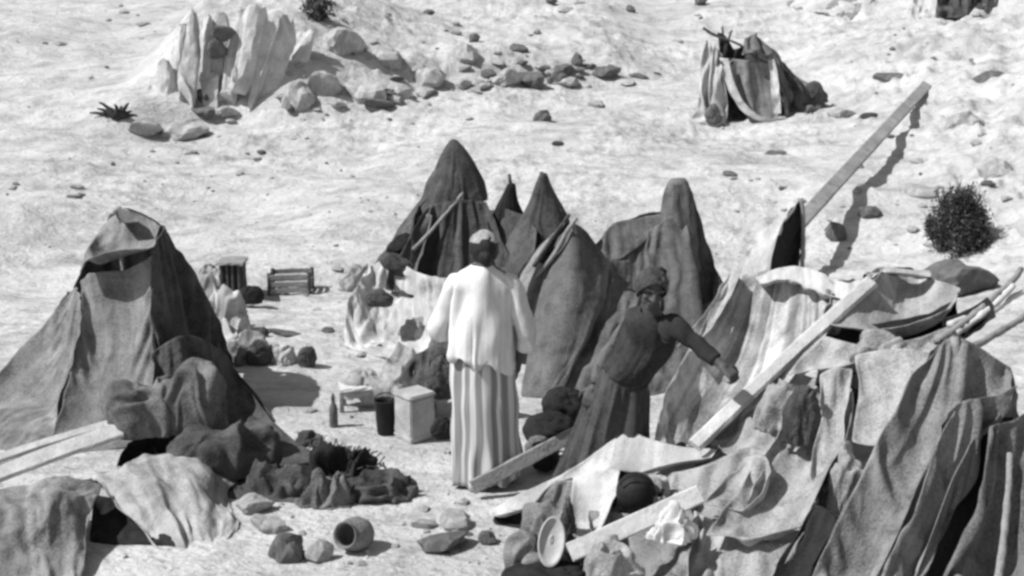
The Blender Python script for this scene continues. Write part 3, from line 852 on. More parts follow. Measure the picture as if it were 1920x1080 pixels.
t = thing('cloth_tent', 'broad grey tent sheet falling from a low peak behind the two people', 'tent', B(1100, 10.6))
cloth('tent_sheet', [[(1044, 448, 10.95), (1058, 436, 10.9), (1075, 418, 10.88), (1106, 448, 10.93), (1142, 490, 11.0)],
                     [(1010, 552, 10.62), (1036, 545, 10.56), (1080, 540, 10.50), (1110, 550, 10.57), (1136, 565, 10.64)],
                     [(990, 650, 10.3), (1024, 650, 10.22), (1060, 650, 10.18), (1084, 645, 10.22), (1102, 635, 10.30)],
                     [('b', 975, 9.95), ('b', 1005, 9.92), ('b', 1025, 9.9), ('b', 1036, 9.88), ('b', 1046, 9.9)]], M_GREY2, t, sim=False, wr=0.010, wsc=4)
cloth('saddle_sheet', [[(1100, 440, 11.0), (1142, 488, 11.05), (1185, 458, 11.5), (1240, 418, 11.68), (1285, 405, 11.72)],
                      [(1085, 560, 10.70), (1140, 570, 10.68), (1190, 560, 10.86), (1240, 545, 11.1), (1310, 530, 11.3)],
                      [(1060, 650, 10.36), (1120, 655, 10.28), (1180, 655, 10.32), (1240, 650, 10.5), (1320, 620, 10.85)],
                      [('b', 1030, 10.05), ('b', 1100, 9.9), ('b', 1170, 9.9), ('b', 1240, 10.0), ('b', 1330, 10.3)]], M_GREY2, t, sim=False, wr=0.016, wsc=5)
cloth('back_panel', [[(1000, 470, 10.98), (1075, 418, 10.95), (1142, 489, 11.12), (1243, 417, 11.78)],
                     [('b', 980, 12.0), ('b', 1075, 12.0), ('b', 1150, 12.0), ('b', 1260, 12.2)]], M_DARK, t)
cloth('lapped_strip', [[(1062, 418, 10.86), (1050, 430, 10.87), (1038, 436, 10.90)],
                       [(1018, 484, 10.77), (1004, 488, 10.79), (996, 484, 10.84)],
                       [(990, 545, 10.60), (976, 548, 10.62), (968, 542, 10.67)],
                       [(978, 610, 10.42), (966, 610, 10.43), (956, 604, 10.50)]], M_GREY, t, sim=False, wr=.008)
cloth('slit_shade_sheet', [[(1074, 424, 11.0), (1040, 446, 11.05), (1000, 478, 11.2)], [(1050, 510, 10.92), (1000, 520, 11.0), (965, 530, 11.1)], [('b', 1030, 10.6), ('b', 975, 10.7), ('b', 940, 10.9)]], M_BLACK, t, sim=False)  # black sheet behind the slit, the interior shade put into its colour
pole('tent_pole', ('b', 1078, 10.75), (1073, 412, 10.86), 0.025, 0.02, M_WOOD, t)
pole('tent_pole', (965, 560, 10.7), (1082, 408, 10.82), 0.02, 0.016, M_WOOD, t, seed=4)
pole('tent_pole', (1000, 500, 10.7), (1068, 402, 10.9), 0.016, 0.013, M_DWOOD, t, seed=6)

t = thing('cloth_tent', 'tall narrow dark tent peak standing right of the broad grey tent sheet', 'tent', B(1280, 11.9))
cone_cloth('tent_wall', W(1266, 336, 11.9), B(1290, 11.9), [(0, .06), (.05, .11), (.15, .135), (.35, .17), (.6, .27), (.8, .34), (1, .42)], M_MID, t, seed=3, fa=0.13, sx=1.0)
cloth('hanging_blanket', [[(1262, 345, 11.78), (1290, 350, 11.72), (1304, 375, 11.85)],
                          [(1264, 420, 11.72), (1298, 425, 11.62), (1318, 430, 11.8)],
                          [(1268, 500, 11.62), (1310, 500, 11.52), (1340, 495, 11.7)],
                          [(1285, 575, 11.5), (1325, 570, 11.4), (1352, 545, 11.6)]], M_DARK, t, slack=(1.01, 1.10), wr=0.025)
cloth('shoulder_sheet', [[(1112, 462, 11.9), (1150, 424, 11.95), (1200, 408, 11.95), (1250, 398, 11.85)],
                         [(1130, 490, 11.7), (1165, 480, 11.65), (1210, 470, 11.6), (1255, 465, 11.65)],
                         [(1140, 540, 11.4), (1175, 540, 11.35), (1215, 540, 11.3), (1260, 540, 11.4)]], M_MID, t, slack=(1.02, 1.05), wr=0.02)
cloth('back_sheet', [[(1112, 462, 11.92), (1180, 412, 11.98), (1250, 398, 11.9)], [('b', 1100, 12.8), ('b', 1180, 12.8), ('b', 1260, 12.8)]], M_DARK, t)
pole('tent_pole', ('b', 1270, 11.9), (1262, 340, 11.9), 0.028, 0.02, M_WOOD, t)


# ================================================================== HEAPS BY THE CENTRE TENT
cloth('bed_sheet', [[(690, 500, 11.9), (740, 488, 11.8), (790, 512, 11.5), (845, 520, 11.3)],
                    [(672, 530, 11.6), (735, 540, 11.4), (790, 545, 11.2), (842, 560, 11.0)],
                    [(650, 570, 11.5), (720, 585, 11.2), (785, 600, 10.9), (835, 625, 10.5)],
                    [('b', 645, 11.3), ('b', 715, 10.9), ('b', 780, 10.5), ('b', 825, 10.2)]], M_PALE, None, pins='edge', slack=(1.06, 1.06), wr=0.05, wsc=6, an=(.9,1.2),
      label='pale bed sheet thrown over a heap of goods left of the person in white', cat='sheet')
bundle_px('blanket_roll', 706, 478, 784, 516, 11.75, M_DARK, seed=21, tilt=-0.45, crump=0.12, depth=0.6,
          label='dark rolled blanket on the upper edge of the pale bed sheet', cat='blanket')
bundle_px('cloth_bundle', 684, 545, 738, 578, 11.15, M_DARK, seed=22, label='small dark bundle lying on the pale bed sheet', cat='bundle')
bundle_px('cloth_bundle', 720, 440, 790, 480, 12.0, M_BLACK, seed=24, tilt=0.5, label='black bundle against the left side of the highest tent', cat='bundle')
cloth('striped_rug', [[(750, 640, 10.0), (772, 652, 9.95), (792, 668, 9.9)],
                      [(722, 672, 9.8), (752, 684, 9.72), (780, 694, 9.7)],
                      [(696, 706, 9.65), (732, 716, 9.55), (764, 726, 9.5)],
                      [('b', 672, 9.75), ('b', 712, 9.6), ('b', 742, 9.5)]], M_LGREY, None, slack=(1.08, 1.02), wr=0.02, pins='ctrl',
      label='light creased rug leaning in the heap above the square tin box', cat='rug')
cloth('dark_sheet', [[(778, 660, 9.8), (796, 655, 9.75), (808, 640, 9.8)], [(752, 700, 9.65), (782, 700, 9.5), (806, 700, 9.5)],
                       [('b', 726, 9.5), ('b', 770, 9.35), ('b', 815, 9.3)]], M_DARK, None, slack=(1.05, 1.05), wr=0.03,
      label='dark blanket hanging between the creased rug and the grey sack', cat='blanket')  # dark sheet fills the gap, its shade put into the colour
bundle_px('sack', 800, 618, 866, 690, 9.35, M_MID, seed=31, crump=0.13, label='round grey sack beside the left hip of the person in white', cat='sack')
bundle_px('sack', 796, 672, 858, 758, 9.2, M_DARK, seed=33, crump=0.18, label='dark sack under the round grey sack beside the striped skirt', cat='sack')
bundle_px('cloth_bundle', 640, 690, 712, 752, 9.75, M_PALE, seed=36, crump=0.2, label='pale cloth bundle at the left end of the heap behind the pail', cat='bundle')

# small household goods
def yaw_box(name, c, sx, sy, sz, yaw, m, label, cat, lid=True, strap=True):
    t = thing(name, label, cat, c)
    cs, sn = math.cos(yaw), math.sin(yaw)
    def blk(nm, x0, x1, y0, y1, z0, z1, mm, bev=0.008):
        bm = bmesh.new(); bmesh.ops.create_cube(bm, size=1)
        for v in bm.verts:
            x = x0 + (v.co.x + .5) * (x1 - x0); y = y0 + (v.co.y + .5) * (y1 - y0); z = z0 + (v.co.z + .5) * (z1 - z0)
            v.co = (x * cs - y * sn + c[0], x * sn + y * cs + c[1], z + c[2])
        bmesh.ops.bevel(bm, geom=bm.edges[:], offset=bev, segments=2, affect='EDGES')
        V = [v.co[:] for v in bm.verts]; f = [[v.index for v in fc.verts] for fc in bm.faces]; bm.free()
        return mesh_obj(nm, V, f, mm, t, smooth=False)
    blk('body', -sx / 2, sx / 2, -sy / 2, sy / 2, 0.0, sz, m)
    if lid: blk('lid', -sx / 2 - .006, sx / 2 + .006, -sy / 2 - .006, sy / 2 + .006, sz, sz + 0.03, m)
    if strap:
        blk('band', -sx / 2 - .004, sx / 2 + .004, -sy / 2 - .004, sy / 2 + .004, 0.02, 0.04, m, 0.003)
    return t
c = G(776, 834); c[1] += 0.12; c[2] = float(H(c[:1], c[1:2])[0])
yaw_box('tin_box', c, 0.20, 0.19, 0.30, R(40), M_PALE, 'pale square tin box standing on the sand left of the striped skirt', 'box')
c = G(722, 820); c[1] += 0.06; c[2] = float(H(c[:1], c[1:2])[0])
t = thing('pail', 'dark round pail standing against the left side of the tin box', 'pail', c)
lathe('body', [(.052, 0), (.058, .01), (.066, .12), (.07, .235), (.076, .24), (.072, .245), (.062, .23), (.055, .02)], M_SOOT, c, t)
a = np.linspace(0, math.pi, 14)
V, f = tube_pts(np.stack([c[0] + .074 * np.cos(a), c[1] + .03 * np.sin(a), c[2] + .235 + .05 * np.sin(a)], -1), 0.004, 6)
mesh_obj('handle', V, f, M_SOOT, t)
c = G(626, 802)
t = thing('bottle', 'narrow dark bottle standing alone on the sand left of the pail', 'bottle', c)
lathe('body', [(.026, 0), (.03, .008), (.03, .13), (.024, .155), (.013, .175), (.012, .21), (.015, .212), (.015, .222), (.01, .224)], M_MID, c, t)
lathe('stopper', [(.009, .222), (.01, .24), (.006, .245)], M_WOOD, c, t, ns=16)
# low bench
c0 = G(640, 776); c1 = G(708, 772)
t = thing('bench', 'low pale bench with goods in front of the rug heap', 'bench', c0)
z = 0.16
box_obj('seat', c0 + (-.02, .1, z), c1 + (.02, .1, z), 0.2, 0.025, M_PWOOD, t)
for cc in (c0, c1):
    for dy in (.03, .17):
        box_obj('leg', cc + (0, dy, -.01), cc + (0, dy + .001, z - .012), 0.03, 0.03, M_WOOD, t)
bundle_px('cloth_bundle', 640, 722, 668, 752, 9.75, M_WHITE, seed=41, label='small white cloth bundle on the low bench', cat='bundle')
bundle_px('cloth_bundle', 672, 730, 704, 756, 9.72, M_LGREY, seed=42, label='small grey cloth bundle on the right end of the low bench', cat='bundle')
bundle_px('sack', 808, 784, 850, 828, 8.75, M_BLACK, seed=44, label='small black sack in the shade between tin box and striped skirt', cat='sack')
# right of the standing woman
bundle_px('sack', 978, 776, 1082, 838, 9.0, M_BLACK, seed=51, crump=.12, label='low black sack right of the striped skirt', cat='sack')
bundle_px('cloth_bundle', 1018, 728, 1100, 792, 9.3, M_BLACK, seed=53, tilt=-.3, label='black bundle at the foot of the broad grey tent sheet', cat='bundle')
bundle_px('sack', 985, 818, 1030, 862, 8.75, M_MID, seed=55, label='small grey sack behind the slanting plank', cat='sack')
box_obj('plank', W(886, 914, 7.98), W(1092, 806, 8.30), 0.085, 0.04, M_WOOD, roll=-1.2, label='grey slanting plank right of the striped skirt', cat='plank', seed=8)
c = G(1022, 896); c[1] += .1; c[2] = float(H(c[:1], c[1:2])[0])
t = thing('cooking_pot', 'sooty round cooking pot lying below the slanting plank', 'pot', c)
lathe('body', [(.03, .0), (.07, .02), (.095, .07), (.095, .10), (.075, .14), (.07, .15), (.08, .165), (.072, .168), (.06, .15), (.02, .03)], M_SOOT, c, t)
for sgn in (-1, 1):
    V, f = tube_pts([c + (sgn * .09, 0, .09), c + (sgn * .12, 0, .105), c + (sgn * .12, 0, .125), c + (sgn * .085, 0, .125)], .006, 6)
    mesh_obj('handle', V, f, M_SOOT, t)

# goods right of the left tent
c = G(434, 566)
t = thing('chest', 'dark upright wooden chest right of the left tent', 'chest', c)
def upright(t, c, w, d, h, m, m2):
    for i in range(4):
        x = -w / 2 + w * (i + .5) / 4
        box_obj('plank', c + (x, 0, 0), c + (x, .001, h), d * 0.12, w / 4 - .006, m, t, seed=i, roll=0)
    box_obj('body', c + (0, d / 2 + .03, 0), c + (0, d / 2 + .031, h * .98), d, w * .96, m, t, roll=0)
    box_obj('lid', c + (-w / 2 - .02, d / 2, h + .012), c + (w / 2 + .02, d / 2, h + .012), d + .08, .025, m2, t)
upright(t, c, 0.22, 0.22, 0.36, M_DWOOD, M_WOOD)
bundle_px('sack', 446, 536, 494, 574, 13.0, M_BLACK, seed=61, label='black sack slumped against the upright chest', cat='sack')
c = G(505, 556); c2 = G(580, 553)
t = thing('crate', 'low slatted crate on the sand right of the black sack', 'crate', c)
for k in range(3):
    box_obj('slat', c + (0, 0, .04 + k * .07), c2 + (0, 0, .04 + k * .07), .012, .05, M_WOOD, t, seed=k)
    box_obj('slat', c + (0, .25, .04 + k * .07), c2 + (0, .25, .04 + k * .07), .012, .05, M_WOOD, t, seed=k + 5)
for q0 in (c, c2):
    for dy in (0.015, .235): box_obj('post', q0 + (0, dy, 0), q0 + (0, dy + .001, .22), .035, .035, M_DWOOD, t)
    for k in range(3): box_obj('end_slat', q0 + (0, 0.02, .04 + k * .07), q0 + (0.001, .23, .04 + k * .07), .012, .05, M_WOOD, t, seed=k + 9)
cloth('white_rag', [[(400, 530, 12.2), (430, 560, 12.0), (450, 590, 11.8)], [(385, 560, 11.9), (420, 590, 11.6), (445, 620, 11.4)],
                    [('b', 400, 11.4), ('b', 430, 11.2), ('b', 470, 11.1)]], M_PALE, None, pins='ctrl', slack=(1.08, 1.08), wr=0.03,
      label='pale rag draped on goods at the right side of the left tent', cat='cloth')
for i, (x0, y0, x1, y1, m, lb) in enumerate([
        (458, 640, 512, 690, M_DROCK, 'dark lumpy sack at the end of the strewn goods'),
        (556, 648, 594, 694, M_DWOOD, 'dark sack farthest right of the goods strewn by the left tent'),
        (505, 658, 540, 688, M_WOOD, 'small grey sack between two dark sacks by the left tent'),
        (412, 582, 446, 628, M_DARK, 'dark sack tucked beside the pale rag'),
        (372, 498, 412, 545, M_MID, 'grey sack at the shoulder of the left tent'),
        (420, 625, 470, 668, M_PALE, 'pale sack leaning near the foot of the left tent'),
        (484, 612, 504, 640, M_DARK, 'tiny dark sack above the strewn goods')]):
    y = G((x0 + x1) / 2, y1)[1] + 0.1
    bundle_px('sack', x0, y0, x1, y1, y, m if m not in (M_DROCK, M_DWOOD, M_WOOD) else (M_DARK if m != M_WOOD else M_GREY), seed=70 + i, crump=.16, label=lb, cat='sack')

for (x0, y0, x1, y1, mm, sd, lb) in [
        (366, 505, 432, 566, M_LGREY, 401, 'light rag heap at the shoulder of the left tent'),
        (392, 556, 466, 628, M_PALE, 402, 'pale rag heap spilling down beside the left tent'),
        (424, 618, 500, 684, M_GREY, 403, 'grey rag heap above the dark sacks by the left tent'),
        (500, 640, 552, 684, M_PALE, 404, 'small pale rag heap between the sacks by the left tent'),
        (640, 500, 700, 548, M_LGREY, 405, 'light rag heap at the left end of the pale bed sheet'),
        (662, 556, 730, 606, M_GREY, 406, 'grey rag heap at the lower left of the pale bed sheet'),
        (750, 590, 812, 650, M_LGREY, 407, 'light rag heap below the pale bed sheet')]:
    yy = G((x0 + x1) / 2, y1)[1]
    heap_px('rag_heap', x0, y0, x1, y1, yy, mm, seed=sd, ang=.5 + sd, amp=.34, tuck=1.6, n=44, label=lb, cat='cloth')

# ================================================================== RIGHT: FALLEN SHELTER
t = thing('fallen_shelter', 'collapsed pale canvas shelter over a thick slanting ridge pole at the right', 'shelter', B(1500, 8.4))
box_obj('ridge_pole', W(1302, 836, 7.58), W(1632, 528, 8.46), 0.09, 0.045, M_BOARD, t, roll=-.5, bev=.015, seg=20, warp=.03)
cloth('stained_sheet', [[(1372, 520, 9.85), (1440, 506, 9.75), (1500, 524, 9.5), (1566, 546, 9.0)],
                     [(1330, 590, 9.5), (1400, 580, 9.4), (1460, 590, 9.05), (1535, 600, 8.5)],
                     [(1285, 670, 9.1), (1350, 670, 8.95), (1410, 680, 8.6), (1475, 672, 8.2)],
                     [(1245, 750, 8.7), (1300, 770, 8.55), (1350, 772, 8.25), (1404, 745, 7.95)],
                     [('b', 1220, 8.35), (1265, 835, 8.1), (1300, 838, 7.88), (1330, 815, 7.72)]], mat('stained_sheet', .50, .3, stain=.4, bump=.4, crease=.7, scale=9, strip=.45), t, pins='edge', slack=(1.03, 1.035), wr=0.07, wsc=2.6, an=(.7, 1.2))  # low strip value paints the dark of the creases as bands
cloth('rolled_edge', [[(1360, 528, 9.78), (1374, 512, 9.82), (1392, 516, 9.72)], [(1318, 590, 9.5), (1334, 580, 9.5), (1344, 596, 9.42)],
                      [(1270, 650, 9.2), (1284, 642, 9.2), (1296, 660, 9.1)]], M_LGREY, t, slack=(1.0, 1.08))
cloth('folded_edge', [[(1418, 518, 9.7), (1470, 500, 9.65), (1530, 508, 9.4), (1590, 530, 8.95), (1640, 506, 8.65)],
                   [(1426, 534, 9.5), (1480, 524, 9.4), (1530, 545, 9.05), (1580, 560, 8.75), (1625, 530, 8.58)]], M_PALE, t, slack=(1.03, 1.05), wr=0.02)
cloth('swag', [[(1648, 512, 8.55), (1690, 520, 8.75), (1735, 522, 8.75), (1800, 545, 8.3)],
                     [(1615, 545, 8.4), (1665, 592, 8.25), (1725, 585, 8.2), (1790, 562, 8.15)],
                     [(1545, 612, 8.15), (1640, 618, 8.0), (1715, 604, 7.95), (1785, 575, 8.0)]], M_LGREY, t, slack=(1.02, 1.04), wr=0.014)
cloth('hood_rim', [[(1618, 512, 8.62), (1660, 503, 8.72), (1742, 512, 8.72)], [(1630, 522, 8.55), (1670, 512, 8.6), (1745, 524, 8.62)]], M_PALE, t, slack=(1.02, 1.02))
cloth('hood_back_shade', [[(1618, 514, 8.68), (1680, 504, 8.80), (1745, 512, 8.78)], [(1612, 560, 8.9), (1680, 575, 9.0), (1750, 560, 8.9)],
                    [('b', 1600, 9.2), ('b', 1680, 9.4), ('b', 1780, 9.2)]], M_BLACK, t, slack=(1.02, 1.02))  # black back cloth paints the shade inside the hood opening
cloth('inner_shade_sheet', [[(1560, 604, 8.32), (1640, 606, 8.25), (1720, 596, 8.2), (1790, 566, 8.22)],
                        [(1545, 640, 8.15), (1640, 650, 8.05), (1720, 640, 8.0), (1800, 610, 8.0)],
                        [(1530, 720, 7.9), (1640, 730, 7.8), (1720, 720, 7.8), (1800, 700, 7.8)]], M_BLACK, t, slack=(1.02, 1.04))  # black sheet paints the dark interior between the swags
cloth('swag', [[(1545, 636, 8.02), (1640, 645, 7.86), (1720, 632, 7.82), (1800, 596, 7.85)],
                     [(1505, 668, 7.92), (1600, 662, 7.78), (1700, 655, 7.7), (1800, 630, 7.7)],
                     [(1480, 700, 7.85), (1560, 690, 7.76), (1640, 672, 7.68), (1740, 665, 7.62)]], M_LGREY, t, slack=(1.03, 1.04), wr=0.02)
cloth('slope_sheet', [[(1500, 690, 8.0), (1560, 700, 7.95), (1620, 690, 7.95)], [(1455, 735, 7.85), (1520, 735, 7.8), (1590, 730, 7.75)],
                      [(1410, 780, 7.72), (1480, 790, 7.6), (1560, 780, 7.55)], [(1350, 830, 7.6), (1420, 840, 7.45), (1500, 835, 7.4)]], M_LGREY, t, pins='ctrl', slack=(1.06, 1.04), wr=0.03)
for i, (a, b) in enumerate([((1755, 640, 7.6), (1915, 505, 8.4)), ((1780, 610, 7.8), (1925, 545, 8.3)), ((1800, 660, 7.4), (1930, 585, 7.9)), ((1790, 625, 7.7), (1900, 535, 8.1))]):
    pole('shelter_pole', W(*a), W(*b), .022, .018, M_PWOOD if i % 2 else M_WOOD, t, seed=i)
cloth('tattered_strip', [[(1770, 600, 7.9), (1800, 590, 7.9), (1850, 560, 8.0)], [(1780, 640, 7.75), (1815, 625, 7.7), (1870, 590, 7.8)]], M_BLACK, t, slack=(1.05, 1.05), wr=.03)

t = thing('cloth_tent', 'large grey tent sheet draped from a peak at the right edge foreground', 'tent', B(1750, 6.6))
cloth('main_sheet', [[(1745, 660, 6.95), (1775, 632, 6.95), (1815, 640, 6.95), (1900, 690, 7.0)],
                     [(1690, 745, 6.75), (1735, 730, 6.62), (1790, 720, 6.6), (1890, 745, 6.75)],
                     [(1635, 850, 6.55), (1685, 850, 6.42), (1745, 835, 6.4), (1800, 770, 6.52)],
                     [(1570, 970, 6.35), (1630, 970, 6.25), (1695, 950, 6.2), (1765, 815, 6.42)],
                     [(1510, 1100, 6.15), (1555, 1110, 6.1), (1600, 1110, 6.05), (1640, 1085, 6.08)]], M_GREY, t, slack=(1.01, 1.035), wr=0.03, wsc=5, an=(.14, 1.5))
cloth('lapped_sheet', [[(1776, 770, 6.46), (1810, 750, 6.5), (1850, 745, 6.6), (1910, 720, 6.8)],
                       [(1760, 830, 6.38), (1800, 830, 6.3), (1828, 820, 6.4), (1872, 780, 6.60)],
                       [(1710, 960, 6.18), (1745, 965, 6.1), (1768, 940, 6.2), (1806, 850, 6.42)],
                       [(1645, 1100, 5.98), (1680, 1110, 5.92), (1700, 1110, 5.98), (1722, 1060, 6.1)]], M_GREY, t, slack=(1.02, 1.05), wr=0.03, an=(.14, 1.5))
cloth('inner_shade_sheet', [[(1795, 800, 6.7), (1850, 790, 6.72), (1900, 780, 6.75)], [(1740, 950, 6.5), (1800, 950, 6.5), (1880, 930, 6.5)],
                        [(1680, 1110, 6.3), (1780, 1110, 6.3), (1900, 1110, 6.3)]], M_BLACK, t, slack=(1.02, 1.03))  # black sheet paints the shade of the hollow behind the lapped sheet
cloth('hanging_sheet', [[(1862, 800, 6.45), (1885, 790, 6.5), (1940, 780, 6.6)], [(1842, 910, 6.22), (1872, 895, 6.25), (1940, 890, 6.4)],
                       [(1808, 990, 6.1), (1850, 985, 6.08), (1940, 1000, 6.2)], [(1752, 1110, 5.95), (1830, 1120, 5.88), (1940, 1120, 6.0)]], M_MID, t, slack=(1.03, 1.05), wr=0.04, an=(.2, 1.6))
cloth('back_panel', [[(1745, 660, 6.97), (1775, 632, 6.97), (1815, 640, 6.97), (1900, 690, 7.02)], [('b', 1640, 7.8), ('b', 1720, 7.9), ('b', 1800, 7.9), ('b', 1920, 7.9)]], M_DARK, t)
pole('tent_pole', ('b', 1800, 6.95), (1790, 632, 6.93), .028, .022, M_WOOD, t)
pole('pale_pole', (1893, 850, 6.2), (1866, 1110, 5.8), .013, .018, M_WOOD, t, bend=.012)

# clothes and sheets in the right foreground
cloth('groundsheet', [[('b', 1130, 7.75), ('b', 1300, 7.9), ('b', 1500, 8.2), ('b', 1700, 8.3), ('b', 1900, 8.2)], [('b', 1100, 7.3), ('b', 1300, 7.3), ('b', 1500, 7.4), ('b', 1700, 7.5), ('b', 1950, 7.5)],
                      [('b', 1020, 6.7), ('b', 1250, 6.7), ('b', 1500, 6.7), ('b', 1700, 6.7), ('b', 2000, 6.7)], [('b', 1000, 6.2), ('b', 1250, 6.1), ('b', 1500, 5.8), ('b', 1700, 5.7), ('b', 2000, 5.7)]], M_DARK, None,
      sim=False, wr=.03, edge=.04, label='dark groundsheet under the pile of cloths in the right foreground', cat='groundsheet')  # added dark sheet, paints shade into the gaps of the pile
cloth('canvas_strip', [[(1605, 672, 7.5), (1650, 660, 7.45), (1700, 655, 7.4), (1745, 662, 7.3)],
                       [(1605, 740, 7.35), (1650, 740, 7.25), (1690, 740, 7.15), (1712, 735, 7.05)],
                       [(1600, 830, 7.1), (1630, 835, 7.0), (1655, 835, 6.9), (1665, 830, 6.85)]], M_LGREY, None, slack=(1.03, 1.06), wr=.02,
      label='light grey canvas strip hanging left of the large grey tent sheet', cat='cloth')
cloth('hanging_shirt', [[(1540, 705, 7.5), (1565, 690, 7.45), (1600, 690, 7.45)], [(1535, 770, 7.35), (1562, 770, 7.28), (1590, 765, 7.3)],
                        [(1528, 850, 7.2), (1555, 860, 7.1), (1578, 850, 7.12)], [(1520, 900, 7.1), (1545, 920, 7.0), (1572, 915, 7.0)]], M_LGREY, None, slack=(1.02, 1.14), wr=.03,
      label='light cloth hanging in folds left of the canvas strip', cat='cloth')
heap_px('cloth_bundle', 1425, 735, 1540, 815, 7.45, M_LGREY, seed=81, ang=.2, depth=.6, label='light crumpled cloth bundle right of the lower end of the ridge pole', cat='bundle')
heap_px('cloth_bundle', 1472, 740, 1540, 836, 7.3, M_DARK, seed=83, ang=1.2, depth=.6, label='dark crumpled bundle between the light bundle and the hanging cloth', cat='bundle')
cloth('canvas_sheet', [[(1490, 775, 7.55), (1545, 748, 7.55), (1600, 728, 7.5)],
                       [(1435, 850, 7.25), (1505, 832, 7.2), (1585, 812, 7.15)],
                       [(1375, 930, 6.95), (1455, 915, 6.88), (1550, 895, 6.85)],
                       [(1318, 1004, 6.7), (1410, 1006, 6.6), (1505, 985, 6.6)]], M_LGREY, None, slack=(1.01, 1.05), wr=.045, an=(.13, 1.4), pins='edge',
      label='grey canvas sheet with long slanting folds spread over the bank in the right foreground', cat='cloth')
cloth('canvas_sheet', [[(1300, 960, 6.95), (1340, 980, 6.85), (1400, 1010, 6.7), (1480, 1020, 6.6), (1540, 965, 6.65)],
                       [(1285, 1010, 6.75), (1330, 1020, 6.65), (1390, 1050, 6.5), (1460, 1050, 6.45), (1500, 1000, 6.5)],
                       [(1270, 1100, 6.5), (1330, 1100, 6.4), (1390, 1110, 6.3), (1440, 1110, 6.25), (1470, 1060, 6.35)]], M_LGREY, None, slack=(1.03, 1.06), wr=.045, an=(.3, 1.6),
      label='grey canvas sheet with hanging folds along the bottom edge right of centre', cat='cloth')
cloth('dark_sheet', [[(1530, 950, 6.6), (1550, 960, 6.55), (1570, 980, 6.5)], [(1470, 1040, 6.4), (1500, 1050, 6.35), (1530, 1050, 6.3)],
                       [(1420, 1110, 6.2), (1460, 1110, 6.15), (1515, 1110, 6.1)]], M_BLACK, None, slack=(1.03, 1.04),
      label='black blanket wedge left of the large grey tent sheet at the bottom edge', cat='blanket')
cloth('canvas_sheet', [[(1100, 960, 7.1), (1150, 960, 7.1), (1220, 960, 7.05), (1290, 945, 7.05)],
                       [(1110, 1010, 6.9), (1165, 1000, 6.85), (1230, 1000, 6.8), (1300, 1000, 6.75)],
                       [('b', 1090, 6.7), (1165, 1060, 6.6), (1220, 1060, 6.55), (1290, 1060, 6.5)],
                       [('b', 1080, 6.4), ('b', 1150, 6.35), ('b', 1220, 6.35), ('b', 1290, 6.3)]], M_GREY, None, slack=(1.06, 1.08), wr=.05, pins='edge',
      label='grey rumpled canvas sheet under the long board at the bottom edge', cat='cloth')
cloth('canvas_sheet', [[(1230, 895, 7.5), (1300, 875, 7.45), (1390, 845, 7.4), (1440, 850, 7.3)],
                       [(1215, 930, 7.3), (1290, 925, 7.2), (1370, 910, 7.15), (1425, 890, 7.1)],
                       [(1205, 965, 7.1), (1280, 975, 7.0), (1350, 965, 6.95), (1405, 940, 6.95)]], M_LGREY, None, slack=(1.03, 1.05), wr=.045, an=(.3, 1.6),
      label='grey canvas sheet right of the black kettle under the white sheet', cat='cloth')
cloth('cloth_strip', [[(1395, 850, 7.3), (1430, 850, 7.2), (1445, 880, 7.1)], [(1360, 900, 7.12), (1400, 905, 7.05), (1425, 925, 6.95)],
                      [(1318, 945, 6.98), (1350, 950, 6.9), (1390, 960, 6.85)]], M_LGREY, None, slack=(1.03, 1.14), wr=.03,
      label='creased light cloth strip slanting between two grey canvas sheets', cat='cloth')
for (nm, x0, y0, x1, y1, yy, mm, sd, an_, lb) in [
        ('cloth_heap', 1550, 850, 1640, 970, 6.85, M_LGREY, 204, 1.1, 'grey crumpled cloth heap against the left side of the large tent sheet'),
        ('cloth_heap', 1105, 1035, 1205, 1095, 6.5, M_LGREY, 206, .2, 'dark wrinkled cloth heap at the bottom edge below the board'),
        ('cloth_heap', 1600, 640, 1720, 700, 7.75, M_LGREY, 209, .1, 'light rumpled cloth heap under the lower swag of the shelter'),
        ('cloth_heap', 1170, 905, 1290, 970, 7.1, M_LGREY, 210, -.8, 'grey cloth heap that the black kettle sits on'),
        ('cloth_heap', 950, 965, 1085, 1070, 6.9, M_GREY, 211, 1.3, 'grey rag heap at the left end of the long board')]:
    heap_px(nm, x0, y0, x1, y1, yy, mm, seed=sd, ang=an_, amp=.34, tuck=1.6, label=lb, cat='cloth')
# white sheet ridge
cloth('white_sheet', [[(1085, 872, 7.75), (1130, 838, 7.85), (1175, 808, 7.9), (1215, 820, 7.85), (1275, 838, 7.75), (1345, 842, 7.65)],
                      [(1060, 885, 7.62), (1115, 872, 7.62), (1160, 850, 7.66), (1205, 860, 7.62), (1270, 858, 7.6), (1340, 850, 7.55)],
                      [(1035, 905, 7.5), (1095, 890, 7.5), (1150, 880, 7.45), (1200, 886, 7.45), (1262, 868, 7.48), (1335, 858, 7.45)]], M_PALE, None,
      slack=(1.01, 1.02), wr=.010, edge=.004, label='white sheet stretched in a ridge in front of the bending person', cat='sheet')
cloth('white_sheet', [[(1090, 870, 7.8), (1050, 890, 7.75), (985, 920, 7.72), (918, 958, 7.7)],
                      [(1100, 900, 7.6), (1060, 912, 7.58), (1000, 935, 7.6), (920, 964, 7.62)],
                      [(1090, 930, 7.4), (1050, 935, 7.42), (1000, 948, 7.5), (925, 968, 7.58)]], M_PALE, None, slack=(1.01, 1.01), wr=.006, edge=.005,
      label='pale cloth tapering to a point on the sand below the slanting plank', cat='cloth')
